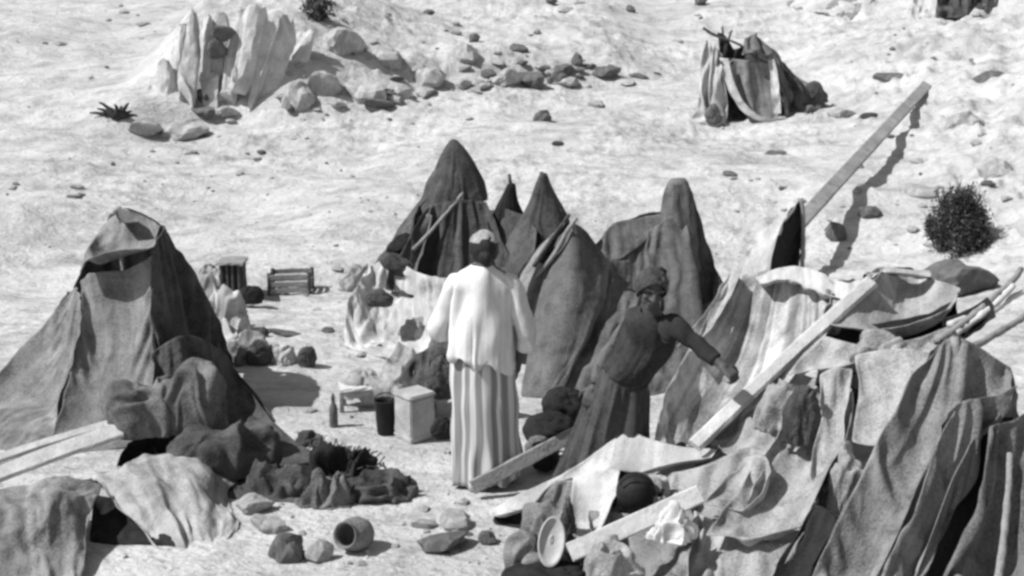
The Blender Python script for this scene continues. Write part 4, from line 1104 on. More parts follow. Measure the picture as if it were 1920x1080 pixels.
cloth('dark_sheet', [[(925, 965, 7.68), (1000, 950, 7.6), (1070, 935, 7.5), (1120, 930, 7.5)], [('b', 930, 7.6), ('b', 1000, 7.5), ('b', 1070, 7.4), ('b', 1130, 7.3)]], M_BLACK, None,
      slack=(1.03, 1.03), label='black blanket edge under the pale tapering cloth', cat='blanket')
cloth('pale_sack_cloth', [[(1072, 892, 7.38), (1120, 882, 7.36), (1168, 882, 7.34)], [(1066, 950, 7.12), (1110, 950, 7.06), (1150, 942, 7.08)],
                          [(1078, 1012, 6.9), (1104, 1016, 6.86), (1118, 1006, 6.88)]], M_PALE, None, slack=(1.01, 1.03), wr=.014,
      label='pale cloth hanging below the left end of the white sheet ridge', cat='cloth')
# black kettle
c = W(1188, 942, 7.15)
t = thing('kettle', 'black round kettle sitting on the cloths in front of the white sheet', 'kettle', c)
lathe('body', [(.05, .0), (.085, .012), (.105, .06), (.108, .10), (.09, .15), (.055, .175), (.05, .18), (.02, .185)], M_SOOT, c, t, tilt=(0.5, 0.1, 0))
V, f = tube_pts([c + (.09, -.03, .05), c + (.13, -.05, .06), c + (.15, -.06, .10)], [.018, .014, .010], 8)
mesh_obj('spout', V, f, M_SOOT, t)
a = np.linspace(0.2, math.pi - .2, 12)
V, f = tube_pts(np.stack([c[0] + .085 * np.cos(a), c[1] - .11 + 0 * a, c[2] + .13 + .07 * np.sin(a)], -1), .005, 6)
mesh_obj('handle', V, f, M_SOOT, t)
# long board in the foreground
box_obj('board', W(1068, 1036, 6.66), W(1312, 926, 6.86), 0.10, 0.03, M_PWOOD, roll=-1.0, label='long pale board slanting under the kettle in the foreground', cat='board', seed=12)
heap_px('white_rag', 1222, 962, 1302, 1018, 6.62, M_WHITE, seed=97, ang=.3, fq=1.1, amp=.38, depth=.6, tuck=1.6, label='crumpled white rag resting on the long pale board', cat='cloth')
# bunch of hanging rags with pale oval tray
cloth('ragged_cloth', [[(1040, 905, 7.45), (1070, 900, 7.4), (1098, 915, 7.35)], [(1000, 950, 7.3), (1040, 955, 7.22), (1090, 970, 7.15)],
                       [(965, 1010, 7.15), (1020, 1015, 7.05), (1090, 1020, 6.98)], [('b', 945, 6.95), ('b', 1010, 6.88), ('b', 1095, 6.85)]], M_GREY, None,
      slack=(1.05, 1.14), wr=.04, wsc=7, label='ragged grey cloth bunched at the left end of the long board', cat='cloth')
def oval_tray(c, rx, rz, label):
    nu, nv = 36, 8
    V = []
    for i in range(nv):
        k = (i + 1) / nv
        for j in range(nu):
            a = 2 * math.pi * j / nu
            V.append((c[0] + rx * k * math.cos(a) + 0.10 * rz * k * math.sin(a), c[1] - 0.03 * (k ** 4) + 0.45 * rz * k * math.sin(a), c[2] + rz * k * math.sin(a)))
    V.append(tuple(c))
    f = grid_faces(nv, nu, cv=True)
    for j in range(nu): f.append((len(V) - 1, j, (j + 1) % nu))
    return mesh_obj('tray', V, f, M_TIN, None, sol=0.008)
tag(oval_tray(W(1034, 1012, 6.86), 0.068, 0.118, ''), 'pale oval tray standing on edge in front of the ragged grey cloth', 'tray')
bundle_px('cloth_bundle', 1050, 940, 1080, 1060, 6.95, M_DARK, seed=95, crump=.2, label='dark narrow bundle right of the oval tray', cat='bundle')
bundle_px('cloth_bundle', 960, 1000, 1008, 1078, 6.95, M_MID, seed=96, crump=.2, label='grey bundle left of the oval tray', cat='bundle')
bundle_px('cloth_bundle', 930, 1062, 1120, 1130, 6.75, M_BLACK, seed=97, crump=.15, label='black bundle under the oval tray at the bottom edge', cat='bundle')  # black mass put in for the shade of the hollow

# ================================================================== HILLSIDE
# long beam with a dark cloth
t = thing('long_beam', 'long squared timber beam leaning up the hillside at the right', 'beam', B(1480, 13.6))
_q = G(1738, 160)[1]
box_obj('beam', W(1478, 440, 13.7), W(1736, 160, _q - .35), .15, .08, mat('grey_beam', .34, .3, bump=.5, scale=9, stain=.2), t, roll=-.5, bev=.01, seg=16, warp=.02)
t = thing('small_tent', 'small wedge tent with black right side at the lower end of the long beam', 'tent', B(1460, 12.9))
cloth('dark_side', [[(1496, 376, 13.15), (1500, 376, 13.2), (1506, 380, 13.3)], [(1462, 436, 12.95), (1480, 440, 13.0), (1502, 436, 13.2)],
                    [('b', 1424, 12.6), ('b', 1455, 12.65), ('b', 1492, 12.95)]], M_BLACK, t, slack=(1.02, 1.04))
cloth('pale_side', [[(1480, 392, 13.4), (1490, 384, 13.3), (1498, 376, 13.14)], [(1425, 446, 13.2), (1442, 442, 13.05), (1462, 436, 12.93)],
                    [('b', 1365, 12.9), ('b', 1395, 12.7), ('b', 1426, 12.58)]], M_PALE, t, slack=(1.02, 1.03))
pole('tent_pole', ('b', 1498, 13.1), (1502, 372, 13.16), .024, .02, M_WOOD, t)
# bush and its mound at the right
c = G(1805, 480)
bush('bush', c + (0, .25, 0), (.33, .3, .52), 'dark dry bush on the slope near the right edge', nl=15000, seed=6, leaf=.017, stems=60)
stone_px(1745, 478, 1880, 556, 'large grey boulder below the dry bush at the right edge', 1, True, name='boulder', cat='boulder')
c = G(600, 42)
bush('bush', c, (.30, .3, .30), 'dark scrub bush at the top edge above the pale outcrop', nl=1500, seed=8, leaf=.03, ml=M_TWIG)
c = G(218, 226)
def star(c, label):
    t = thing('scrub_bush', label, 'bush', c)
    V = []; f = []
    for a, l in ((0.1, .30), (.9, .30), (1.55, .22), (2.3, .34), (2.95, .40), (.45, .25), (2.6, .3), (1.2, .2)):
        e = c + np.array((math.cos(a) * l, .05 * math.sin(a * 7), abs(math.sin(a)) * l * .9))
        tt = np.linspace(0, 1, 6)[:, None]
        v, g = tube_pts(c + (e - c) * tt + np.sin(tt * 3) * .02, np.linspace(.06, .012, 6), 6, rough=.2)
        f += [tuple(k + len(V) for k in q) for q in g]; V += list(v)
    mesh_obj('branches', V, f, M_LEAF, t)
    return t
star(c, 'dark star shaped scrub bush left of the pale outcrop')

# pale rock outcrop with upright slabs
c = G(390, 212)
t = thing('rock_outcrop', 'pale rock outcrop of upright slabs and dark hollows at the upper left', 'outcrop', c)
def slab(x0, y0, x1, y1, w0, w1, m, dy=0.0, seed=0, th=.35):
    """an upright tapered rock slab between two pixels at the outcrop's distance"""
    y = c[1] + dy
    a = W(x0, y0, y + .25); b = W(x1, y1, y)
    n, ns = 44, 36
    V = []
    s = y / F * 1.03
    for i in range(n):
        k = i / (n - 1)
        p = a * (1 - k) + b * k
        w = (w0 * (1 - k) + w1 * k) * s / 2 * min(1, math.sin(min(1, k * 7 + .25) * math.pi / 2)) * 1.08
        for j in range(ns):
            an = 2 * math.pi * j / ns
            dx = math.copysign(abs(math.cos(an)) ** .5, math.cos(an)) * w; dyy = math.copysign(abs(math.sin(an)) ** .5, math.sin(an)) * th * .5 * (.5 + .5 * k)
            V.append(p + (dx, dyy, 0))
    V = np.array(V)
    D = 0
    for sc_, am in ((2.2, .06), (6.0, .030), (14, .014)):
        D = D + np.stack([noise3(V[:, 0] * sc_ + q_ * 7.7, V[:, 1] * sc_, V[:, 2] * sc_ * .7, seed + q_) for q_ in range(3)], -1) * am
    D[:, 2] *= .6
    V = V + D
    rs_ = np.random.RandomState(seed + 400)
    mid = (a + b) / 2; ext = np.array((max(w0, w1) * s / 2, th / 2, abs(a[2] - b[2]) / 2 + .05))
    q = (V - mid - np.outer((V[:, 2] - mid[2]) / (a[2] - b[2] + 1e-6), (a - b) * (1, 1, 0))) / ext
    q0 = q.copy()
    for k in range(16):
        dd = rs_.randn(3) * (1, 1, .55); dd /= np.linalg.norm(dd); lim = .62 + .28 * rs_.rand()
        e = q @ dd - lim
        q = q - np.where(e > 0, e * .9, 0)[:, None] * dd
    V = V + (q - q0) * ext
    f = grid_faces(n, ns, cv=True)
    f.append(tuple(range(ns))); f.append(tuple(range((n - 1) * ns, n * ns))[::-1])
    return mesh_obj('slab', V, f, m, t, smooth=False)
M_BLUFF = mat('bluff_rock', 0.58, .25, bump=.9, scale=5, stain=.2, crease=.5)
for k_, (xa, ya, xb, yb, wa, wb, mm, dy_) in enumerate([
        (288, 160, 278, 222, 26, 40, M_BLUFF, .10), (312, 108, 308, 222, 32, 44, M_BLUFF, .05), (338, 40, 334, 220, 30, 26, M_BLUFF, .34), (362, 14, 356, 220, 36, 40, M_BLUFF, .0),
        (388, 26, 382, 218, 30, 30, M_BLUFF, .30), (398, 130, 390, 218, 34, 36, M_BLUFF, .06), (416, 20, 406, 214, 46, 44, M_BLUFF, .36),
        (450, 18, 424, 216, 44, 34, M_BLUFF, .14), (482, 12, 444, 218, 44, 42, M_BLUFF, .0), (508, 18, 474, 216, 38, 36, M_BLUFF, .10), (538, 28, 504, 214, 44, 40, M_BLUFF, .2), (568, 50, 540, 208, 46, 46, M_BLUFF, .5)]):
    slab(xa, ya, xb, yb, wa, wb, mm, dy_, k_ + 1, .34)
for k_, (xa, ya, xb, yb, mm) in enumerate([(396, 40, 440, 82, 1), (388, 72, 420, 118, 1), (374, 160, 400, 212, 1)]):  # dark stones stand in the hollows, their shade put into the rock colour
    p_ = W((xa + xb) / 2, (ya + yb) / 2, c[1] + .14); q_ = W(xb, ya, c[1] + .14)
    o_ = bpy.data.objects.new('boulder', DROCKS[k_]); COL.objects.link(o_); o_.parent = t
    o_.location = Vector(p_) - t.location; o_.scale = (abs(q_[0] - p_[0]) * 1.1, .16, abs(q_[2] - p_[2]) * 1.6); o_.rotation_euler = (0, .3 * math.sin(k_ * 2), 0)

stone_px(230, 218, 300, 262, 'flat pale rock at the left below the outcrop', 0, depth=.9)
stone_px(285, 224, 392, 264, 'broad pale rock slab lying below the outcrop', 3, depth=.7)
stone_px(352, 212, 402, 236, 'grey rock at the foot of the outcrop', 2, True)
stone_px(400, 204, 446, 230, 'rounded pale rock at the right foot of the outcrop', 1)

for k_, (xa, ya, xb, yb, dk, lb) in enumerate([
        (560, 96, 640, 190, False, 'large pale rock just right of the upright outcrop'), (600, 40, 680, 110, False, 'pale rock in the bank above the ledge near the scrub bush'),
        (640, 120, 720, 196, False, 'broad pale rock in the bank right of the outcrop'), (520, 150, 590, 212, False, 'pale rock at the right foot of the upright outcrop'),
        (710, 140, 770, 186, False, 'low pale rock in the middle of the bank'), (680, 66, 750, 122, False, 'rounded pale rock high in the bank'), (770, 110, 840, 168, False, 'pale rock near the centre of the ledge'),
        (840, 70, 900, 120, False, 'pale rock above the centre of the ledge')]):
    stone_px(xa, ya, xb, yb, lb, k_, dk, name='rock', cat='rock', depth=.9, sink=.5)
# shelter high on the slope
c = G(1400, 232)
y0 = c[1]
t = thing('ragged_shelter', 'small ragged shelter of cloths and sticks high on the right slope', 'shelter', c)
cloth('grey_panel', [[(1362, 108, y0 + .25), (1400, 112, y0 + .15), (1442, 116, y0 + .25)], [(1372, 160, y0 + .12), (1410, 165, y0), (1452, 165, y0 + .12)],
                     [(1395, 205, y0 + .02), (1430, 215, y0 - .08), (1462, 212, y0)], [(1420, 226, y0 - .02), (1440, 230, y0 - .1), (1466, 226, y0)]], M_GREY, t, slack=(1.02, 1.03), n=(24, 24))
cloth('pale_hem', [[(1348, 106, y0 + .2), (1364, 110, y0 + .12)], [(1362, 160, y0 + .08), (1380, 162, y0 - .02)], [(1390, 208, y0 - .04), (1406, 206, y0 - .1)], [(1424, 228, y0 - .1), (1440, 226, y0 - .14)]], M_PALE, t, slack=(1.02, 1.02), n=(24, 8))
cloth('pale_hem', [[(1440, 112, y0 + .2), (1452, 112, y0 + .12)], [(1446, 165, y0 + .04), (1462, 165, y0 - .02)], [(1452, 215, y0 - .06), (1466, 214, y0 - .08)]], M_PALE, t, slack=(1.02, 1.02), n=(24, 8))
cloth('dark_panel', [[(1350, 105, y0 + .5), (1400, 88, y0 + .6), (1450, 92, y0 + .5), (1470, 130, y0 + .4)], [(1352, 165, y0 + .3), (1400, 160, y0 + .35), (1470, 150, y0 + .3), (1500, 150, y0 + .4)],
                     [('b', 1364, y0 + .05), ('b', 1400, y0 + .1), ('b', 1470, y0 + .1), ('b', 1545, y0 + .4)]], M_DARK, t, slack=(1.04, 1.05), wr=.05, n=(30, 30))
cloth('side_panel', [[(1440, 95, y0 + .4), (1465, 115, y0 + .5), (1490, 140, y0 + .8)], [(1465, 150, y0 + .1), (1500, 155, y0 + .2), (1530, 165, y0 + .6)],
                     [('b', 1470, y0 - .02), ('b', 1505, y0 + .1), ('b', 1550, y0 + .5)]], M_MID, t, slack=(1.04, 1.06), wr=.05, n=(26, 26))
cloth('pale_rag', [[(1325, 70, y0 + .35), (1340, 85, y0 + .25), (1352, 100, y0 + .25)], [(1312, 130, y0 + .2), (1335, 135, y0 + .05), (1355, 140, y0 + .12)],
                   [(1310, 185, y0 + .1), (1340, 190, y0 - .05), (1364, 185, y0)], [('b', 1295, y0 + .1), ('b', 1340, y0 - .1), ('b', 1362, y0)]], M_PALE, t, slack=(1.05, 1.14), wr=.06, n=(26, 26))
cloth('dark_rag', [[(1344, 60, y0 + .4), (1360, 66, y0 + .3), (1378, 95, y0 + .3)], [(1350, 110, y0 + .25), (1362, 120, y0 + .15), (1376, 118, y0 + .2)]], M_BLACK, t, slack=(1.05, 1.1), wr=.05, n=(16, 16))
cloth('dark_rag', [[(1395, 84, y0 + .3), (1414, 64, y0 + .3), (1445, 92, y0 + .3)], [(1390, 104, y0 + .2), (1420, 100, y0 + .1), (1450, 108, y0 + .2)]], M_MID, t, slack=(1.05, 1.1), wr=.05, n=(16, 16))
for i, (a, b) in enumerate([(('b', 1360, y0 + .4), (1354, 50, y0 + .4)), (('b', 1400, y0 + .5), (1418, 62, y0 + .4)), ((1318, 52, y0 + .3), (1440, 118, y0 + .2)), (('b', 1330, y0 + .1), (1372, 56, y0 + .3))]):
    pole('stick', a, b, .022, .014, M_DWOOD, t, seed=i + 3, bend=.03)
bundle_px('cloth_bundle', 1322, 198, 1350, 236, y0 - .05, M_MID, seed=101, crump=.2, label='small grey bundle at the left foot of the ragged shelter', cat='bundle')
heap_px('cloth_bundle', 1504, 160, 1552, 194, y0 + .45, M_DARK, seed=102, ang=.4, amp=.3, n=36, label='dark rag heap at the right foot of the ragged shelter', cat='bundle')  # dark heap put where the shelter's shadow falls
stone_px(1452, 214, 1476, 228, 'small pale stone at the front of the ragged shelter', 5)

for k_, (xa, ya, xb, yb, dk, lb) in enumerate([
        (1556, 196, 1610, 222, False, 'flat pale rock on the slope between ragged shelter and long beam'), (1640, 120, 1700, 150, True, 'grey rock ledge above the top of the long beam'),
        (1770, 190, 1850, 236, False, 'broad pale rock on the right bank beyond the long beam'), (1820, 110, 1896, 150, True, 'grey ledge rock near the right edge beyond the long beam'),
        (1690, 330, 1760, 372, False, 'pale flat rock on the slope left of the dry bush'), (1604, 380, 1660, 410, True, 'grey flat rock on the slope right of the small wedge tent'),
        (1840, 280, 1912, 330, False, 'pale rock at the right edge above the dry bush'), (1430, 270, 1480, 292, False, 'low pale rock on the slope below the ragged shelter')]):
    stone_px(xa, ya, xb, yb, lb, k_ + 1, dk, name='rock', cat='rock', depth=.8, sink=.48)
# mat and hut at the top edge
cloth('grey_mat', [[(1490, -14), (1560, -10), (1640, 0)], [(1476, 12), (1550, 18), (1632, 8)], [(1520, 24), (1560, 34), (1592, 40)]], M_GREY, None, pins='ctrl', sim=False, wr=.02, n=(16, 20),
      label='grey mat spread on the ground at the top edge', cat='mat')
c = G(1790, 40)
y1 = c[1]
t = thing('hut', 'dark low hut with a pale left side at the top right edge', 'hut', c)
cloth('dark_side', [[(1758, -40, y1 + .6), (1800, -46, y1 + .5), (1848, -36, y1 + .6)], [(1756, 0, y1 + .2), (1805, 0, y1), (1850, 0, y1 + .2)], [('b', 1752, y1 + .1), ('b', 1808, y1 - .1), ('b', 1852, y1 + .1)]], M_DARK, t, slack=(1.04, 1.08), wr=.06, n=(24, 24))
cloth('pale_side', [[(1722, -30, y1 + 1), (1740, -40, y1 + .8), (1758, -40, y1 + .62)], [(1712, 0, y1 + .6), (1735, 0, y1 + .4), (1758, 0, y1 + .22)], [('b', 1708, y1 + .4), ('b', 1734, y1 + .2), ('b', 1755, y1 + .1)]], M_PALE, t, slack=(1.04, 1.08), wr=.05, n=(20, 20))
cloth('roof', [[(1722, -30, y1 + 1), (1758, -40, y1 + .6), (1800, -46, y1 + .5), (1848, -36, y1 + .6)], [('b', 1725, y1 + 2.0), ('b', 1760, y1 + 2.2), ('b', 1810, y1 + 2.2), ('b', 1870, y1 + 2.0)]], M_MID, t, n=(20, 20))
pole('post', ('b', 1812, y1 - .15), (1812, -44, y1 + .3), .03, .025, M_DWOOD, t)
pole('post', ('b', 1848, y1 - .05), (1848, -36, y1 + .5), .03, .025, M_DWOOD, t)

# marked stones (pixel boxes)
for i, (x0, y0_, x1, y1_, dk, lb) in enumerate([
        (668, 192, 742, 214, True, 'long flat dark stone under the ledge in the upper middle'),
        (934, 126, 974, 168, False, 'pale square block on the ledge beside dark rocks'),
        (962, 128, 1018, 166, True, 'dark jagged rock right of the pale square block'),
        (1024, 132, 1066, 160, True, 'dark rock in the middle of the ledge line'),
        (1104, 132, 1164, 158, True, 'dark flat rock at the right end of the ledge line'),
        (948, 74, 990, 98, True, 'dark rock alone above the ledge line'),
        (876, 58, 902, 80, True, 'small dark rock high above the ledge line'),
        (1070, 96, 1094, 128, True, 'upright dark rock above the right end of the ledge'),
        (1032, 262, 1058, 276, True, 'small dark stone above the pair of tent peaks'),
        (854, 148, 884, 172, False, 'pale stone left of the square block on the ledge'),
        (694, 92, 738, 112, True, 'dark stone on the slope right of the outcrop'),
        (1000, 200, 1036, 228, True, 'grey stone on the slope below the ledge'),
        (790, 14, 814, 28, True, 'dark stone near the top edge left of centre'),
        (1170, 4, 1192, 24, True, 'dark stone near the top edge right of centre'),
        (1300, -6, 1330, 12, True, 'dark rock cut by the top edge above the ragged shelter'),
        (1550, 412, 1592, 456, True, 'narrow dark stone on the slope below the long beam'),
        (1610, 206, 1650, 224, True, 'dark stone left of the long beam near its top'),
        (440, 928, 506, 966, False, 'pale flat rock at the right end of the canvas tarp'),
        (462, 962, 530, 1002, False, 'pale rounded rock below the flat rock by the tarp'),
        (500, 980, 574, 1056, True, 'large grey rock in the left foreground path'),
        (566, 1000, 622, 1058, False, 'pale rock left of the overturned pot'),
        (812, 948, 880, 998, False, 'pale rounded rock in the middle of the foreground sand'),
        (772, 1000, 884, 1038, True, 'long low grey rock in the middle of the foreground'),
        (896, 990, 932, 1024, True, 'small grey rock left of the ragged cloth'),
        (765, 972, 820, 996, False, 'small pale rock left of the rounded foreground rock'),
        (770, 812, 800, 826, True, 'tiny stone beside the tin box'),
        (500, 618, 560, 632, True, 'flat dark stone on the sand right of the left tent'),
        (600, 612, 628, 624, True, 'small flat dark stone on the sand in front of the crate')]):
    stone_px(x0, y0_, x1, y1_, lb, i, dk)
# overturned pot in the foreground
c = G(662, 1044); c[1] += .1; c[2] = float(H(c[:1], c[1:2])[0])
t = thing('overturned_pot', 'round grey pot lying on its side in the left foreground sand', 'pot', c)
lathe('body', [(.01, -.10), (.05, -.098), (.085, -.07), (.098, -.02), (.09, .04), (.07, .07), (.066, .085), (.075, .10), (.068, .10), (.058, .08), (.075, .04), (.08, -.02), (.05, -.07), (.01, -.08)],
      M_GREY, c + (0, 0, .085), t, tilt=(1.25, 0, -.5))

# loose stones, one by one
rs = np.random.RandomState(77)
def clear(px, py):
    return not ((px < 520 and 380 < py) or (700 < px < 1360 and 250 < py < 900) or (px > 1220 and py > 500) or (px > 900 and py > 880)
                or (480 < px < 780 and 790 < py < 1000) or (1280 < px < 1560 and 40 < py < 240) or (270 < px < 520 and py < 230) or (px < 460 and py > 380))
n = 0
zones = [('small stone scattered on the upper slope above the ledge line', 'stones on the upper slope', (20, 1900), (4, 170), 60, (6, 20)),
         ('small stone scattered on the middle slope behind the tents', 'stones on the middle slope', (10, 1300), (215, 470), 26, (6, 18)),
         ('small stone scattered on the right slope around the long beam', 'stones on the right slope', (1330, 1900), (245, 480), 40, (6, 18)),
         ('small stone lying on the open sand of the camp floor', 'stones on the camp floor', (470, 980), (500, 1075), 35, (6, 18))]
for lb, gp, xr, yr, cnt, sr in zones:
    k = 0
    while k < cnt:
        px, py = rs.uniform(*xr), rs.uniform(*yr)
        if gp == 'stones on the upper slope' and rs.rand() < .5: px, py = rs.normal(800, 330), rs.normal(110, 50)
        if not clear(px, py) or py < 2 or py > 1076: continue
        c = G(px, py); s = F / (c[1] + .5)
        w = (sr[0] + (sr[1] - sr[0]) * rs.rand() ** 2.5) / s / 1.1
        stone(c, (w, w * rs.uniform(.6, 1), w * rs.uniform(.5, .95)), n, rs.rand() * 6.28, lb, gp, rs.rand() < .22, sink=.3)
        k += 1; n += 1
for k in range(64):                                      # broken rocks along the ledge
    u = rs.rand(); px = 500 + 680 * u + rs.randn() * 10; py = 203 - 58 * u + rs.randn() * 9 - (rs.rand() ** 2) * 34
    if not clear(px, py): continue
    c = G(px, py); s = F / (c[1] + .5); w = (7 + 19 * rs.rand() ** 2) / s
    stone(c, (w, w * rs.uniform(.6, 1), w * rs.uniform(.5, .9)), n, rs.rand() * 6.28, 'broken rock in the low ledge that runs right from the pale outcrop', 'rocks along the ledge', rs.rand() < .4, name='rock', cat='rock', sink=.35)
    n += 1
# gravel
rs = np.random.RandomState(5)
base = []
for s in range(4):
    bm = bmesh.new(); bmesh.ops.create_icosphere(bm, subdivisions=1, radius=1)
    v = np.array([x.co[:] for x in bm.verts]); fc = np.array([[q.index for q in x.verts] for x in bm.faces]); bm.free()
    base.append((v * (1 + .3 * rs.randn(len(v), 1)) * (1, .8, .6), fc))
for nm, lb, mm, cnt, smax in (('gravel', 'fine pale gravel strewn over the hillside', M_ROCK, 2000, .022), ('gravel', 'fine dark gravel and droppings strewn over the hillside', M_DROCK, 300, .018)):
    VV = []; FF = []; o = 0
    xs = []; ys = []
    while len(xs) < cnt:
        y = 6.5 + 28 * rs.rand() ** 1.5; x = (rs.rand() - .5) * y * .95
        if noise2(np.array([x * .5]), np.array([y * .5]), 91)[0] + .6 * rs.randn() > 0.1: xs.append(x); ys.append(y)
    xs = np.array(xs); ys = np.array(ys); zs = H(xs, ys)
    for i in range(cnt):
        v, fc = base[i % 4]; a = rs.rand() * 6.28; s = smax * (.25 + .75 * rs.rand() ** 3) * (0.55 + ys[i] / 22)
        ca, sa = math.cos(a), math.sin(a)
        vv = np.stack([v[:, 0] * ca - v[:, 1] * sa, v[:, 0] * sa + v[:, 1] * ca, v[:, 2] + .25], -1) * s + (xs[i], ys[i], zs[i])
        VV.append(vv); FF.append(fc + o); o += len(v)
    g = mesh_obj(nm, np.concatenate(VV), np.concatenate(FF), mm, smooth=False)
    tag(g, lb, 'gravel', kind='stuff')

# ================================================================== PEOPLE
def nrm(v): v = np.asarray(v, float); return v / (np.linalg.norm(v) + 1e-9)
def cap(p, r0, q, r1): return ('cap', np.asarray(p, float), r0, np.asarray(q, float), r1)
def ell(c, r, ax=None): return ('ell', np.asarray(c, float), r, ax)
_ico = bmesh.new(); bmesh.ops.create_icosphere(_ico, subdivisions=2, radius=1)
ICO_V = np.array([v.co[:] for v in _ico.verts]); _ico.free()
def fused(name, shapes, m, parent, voxel=0.006, smooth=4):
    """one continuous skin grown over tapered limbs"""
    bm = bmesh.new()
    for s in shapes:
        if s[0] == 'cap': P = np.concatenate([s[1] + ICO_V * s[2], s[3] + ICO_V * s[4]])
        else:
            ax = s[3] if s[3] is not None else np.eye(3)
            P = s[1] + (ICO_V * np.asarray(s[2])) @ ax
        vs_ = [bm.verts.new(p) for p in P]
        bmesh.ops.convex_hull(bm, input=vs_)
    loose = [v for v in bm.verts if not v.link_faces]
    bmesh.ops.delete(bm, geom=loose, context='VERTS')
    me = bpy.data.meshes.new(name); bm.to_mesh(me); bm.free()
    o = bpy.data.objects.new(name, me); COL.objects.link(o)
    md = o.modifiers.new('r', 'REMESH'); md.mode = 'VOXEL'; md.voxel_size = voxel
    sm = o.modifiers.new('s', 'SMOOTH'); sm.factor = .5; sm.iterations = smooth
    dg = bpy.context.evaluated_depsgraph_get()
    m2 = bpy.data.meshes.new_from_object(o.evaluated_get(dg))
    bpy.data.objects.remove(o, do_unlink=True)
    V = np.zeros(len(m2.vertices) * 3); m2.vertices.foreach_get('co', V)
    f = [tuple(p.vertices) for p in m2.polygons]
    return mesh_obj(name, V.reshape(-1, 3), f, m, parent)

def hand(wrist, d, back, side, curl=.5, s=1.0):
    """palm, four fingers of unequal length and a thumb; d = along the hand, back = back-of-hand normal, side=+1 thumb on d x back"""
    d = nrm(d); back = nrm(np.asarray(back) - d * np.dot(back, d)); sd = np.cross(d, back) * side
    w = np.asarray(wrist, float); out = [cap(w - d * .01, .024 * s, w + d * .02 * s, .027 * s)]
    for k in (-.026, -.009, .009, .026):
        out.append(cap(w + d * .015 * s + sd * k * .7 * s, .014 * s, w + d * .085 * s + sd * k * s, .0125 * s))
    for k, L in ((.028, .075), (.0095, .085), (-.0095, .08), (-.028, .062)):
        p = w + d * .088 * s + sd * k * s; a = 0.0
        for j, fr in enumerate((.42, .32, .26)):
            a += curl * (.9 if j == 0 else 1.1)
            q = p + (d * math.cos(a) - back * math.sin(a)) * L * fr * s
            out.append(cap(p, (.0095 - .001 * j) * s, q, (.0085 - .001 * j) * s)); p = q
    p = w + d * .03 * s + sd * .028 * s
    q = p + nrm(d * .6 + sd * .8 - back * .3) * .04 * s; r = q + nrm(d * .95 + sd * .15 - back * (.2 + .6 * curl)) * .035 * s
    out += [cap(p, .014 * s, q, .011 * s), cap(q, .011 * s, r, .009 * s)]
    return out

def head_shapes(c, fwd, up, s=1.0):
    fwd = nrm(fwd); up = nrm(np.asarray(up) - fwd * np.dot(up, fwd)); rt = np.cross(fwd, up)
    A = np.array([rt, fwd, up])
    def P(x, y, z): return np.asarray(c) + (rt * x + fwd * y + up * z) * s
    out = [ell(P(0, -.012, .025), (.074 * s, .093 * s, .088 * s), A), ell(P(0, .012, -.03), (.060 * s, .075 * s, .085 * s), A),
           ell(P(0, .055, -.095), (.026 * s, .024 * s, .02 * s), A),
           cap(P(0, .084, .012), .010 * s, P(0, .106, -.028), .014 * s), cap(P(-.014, .090, -.032), .009 * s, P(.014, .090, -.032), .009 * s),
           cap(P(-.048, .070, .024), .011 * s, P(-.012, .085, .022), .010 * s), cap(P(.048, .070, .024), .011 * s, P(.012, .085, .022), .010 * s),
           ell(P(-.042, .062, -.028), (.022 * s, .02 * s, .018 * s), A), ell(P(.042, .062, -.028), (.022 * s, .02 * s, .018 * s), A),
           cap(P(-.020, .084, -.060), .007 * s, P(.020, .084, -.060), .007 * s), cap(P(-.016, .082, -.072), .008 * s, P(.016, .082, -.072), .008 * s)]
    for sg in (-1, 1): out.append(ell(P(sg * .076, -.008, -.01), (.010 * s, .02 * s, .032 * s), A))
    eyes = [P(-.031, .074, .002), P(.031, .074, .002)]
    return out, eyes, A

def stripes_mat():
    m = bpy.data.materials.new('striped_cotton'); m.use_nodes = True
    n = m.node_tree.nodes; l = m.node_tree.links; b = n['Principled BSDF']
    b.inputs['Roughness'].default_value = .9; b.inputs['Specular IOR Level'].default_value = .1
    uv = n.new('ShaderNodeUVMap'); sp = n.new('ShaderNodeSeparateXYZ'); l.new(uv.outputs[0], sp.inputs[0])
    nz = n.new('ShaderNodeTexNoise'); nz.noise_dimensions = '1D'; nz.inputs['Scale'].default_value = 9.0; l.new(sp.outputs[0], nz.inputs['W'])
    aj = n.new('ShaderNodeMath'); aj.operation = 'MULTIPLY_ADD'; aj.inputs[1].default_value = .10; l.new(nz.outputs['Fac'], aj.inputs[0]); l.new(sp.outputs[0], aj.inputs[2])
    mu = n.new('ShaderNodeMath'); mu.operation = 'MULTIPLY'; mu.inputs[1].default_value = 15 * 2 * math.pi; l.new(aj.outputs[0], mu.inputs[0])
    si = n.new('ShaderNodeMath'); si.operation = 'SINE'; l.new(mu.outputs[0], si.inputs[0])
    rp = n.new('ShaderNodeValToRGB'); e = rp.color_ramp.elements
    e[0].position = .05; e[0].color = (.25, .25, .25, 1); e[1].position = .5; e[1].color = (.60, .60, .60, 1)
    l.new(si.outputs[0], rp.inputs[0])
    l.new(rp.outputs[0], b.inputs['Base Color'])
    return m
M_STRIPE = stripes_mat()
M_EYE = mat('eye', 0.03, .1, rough=.3, bump=0)

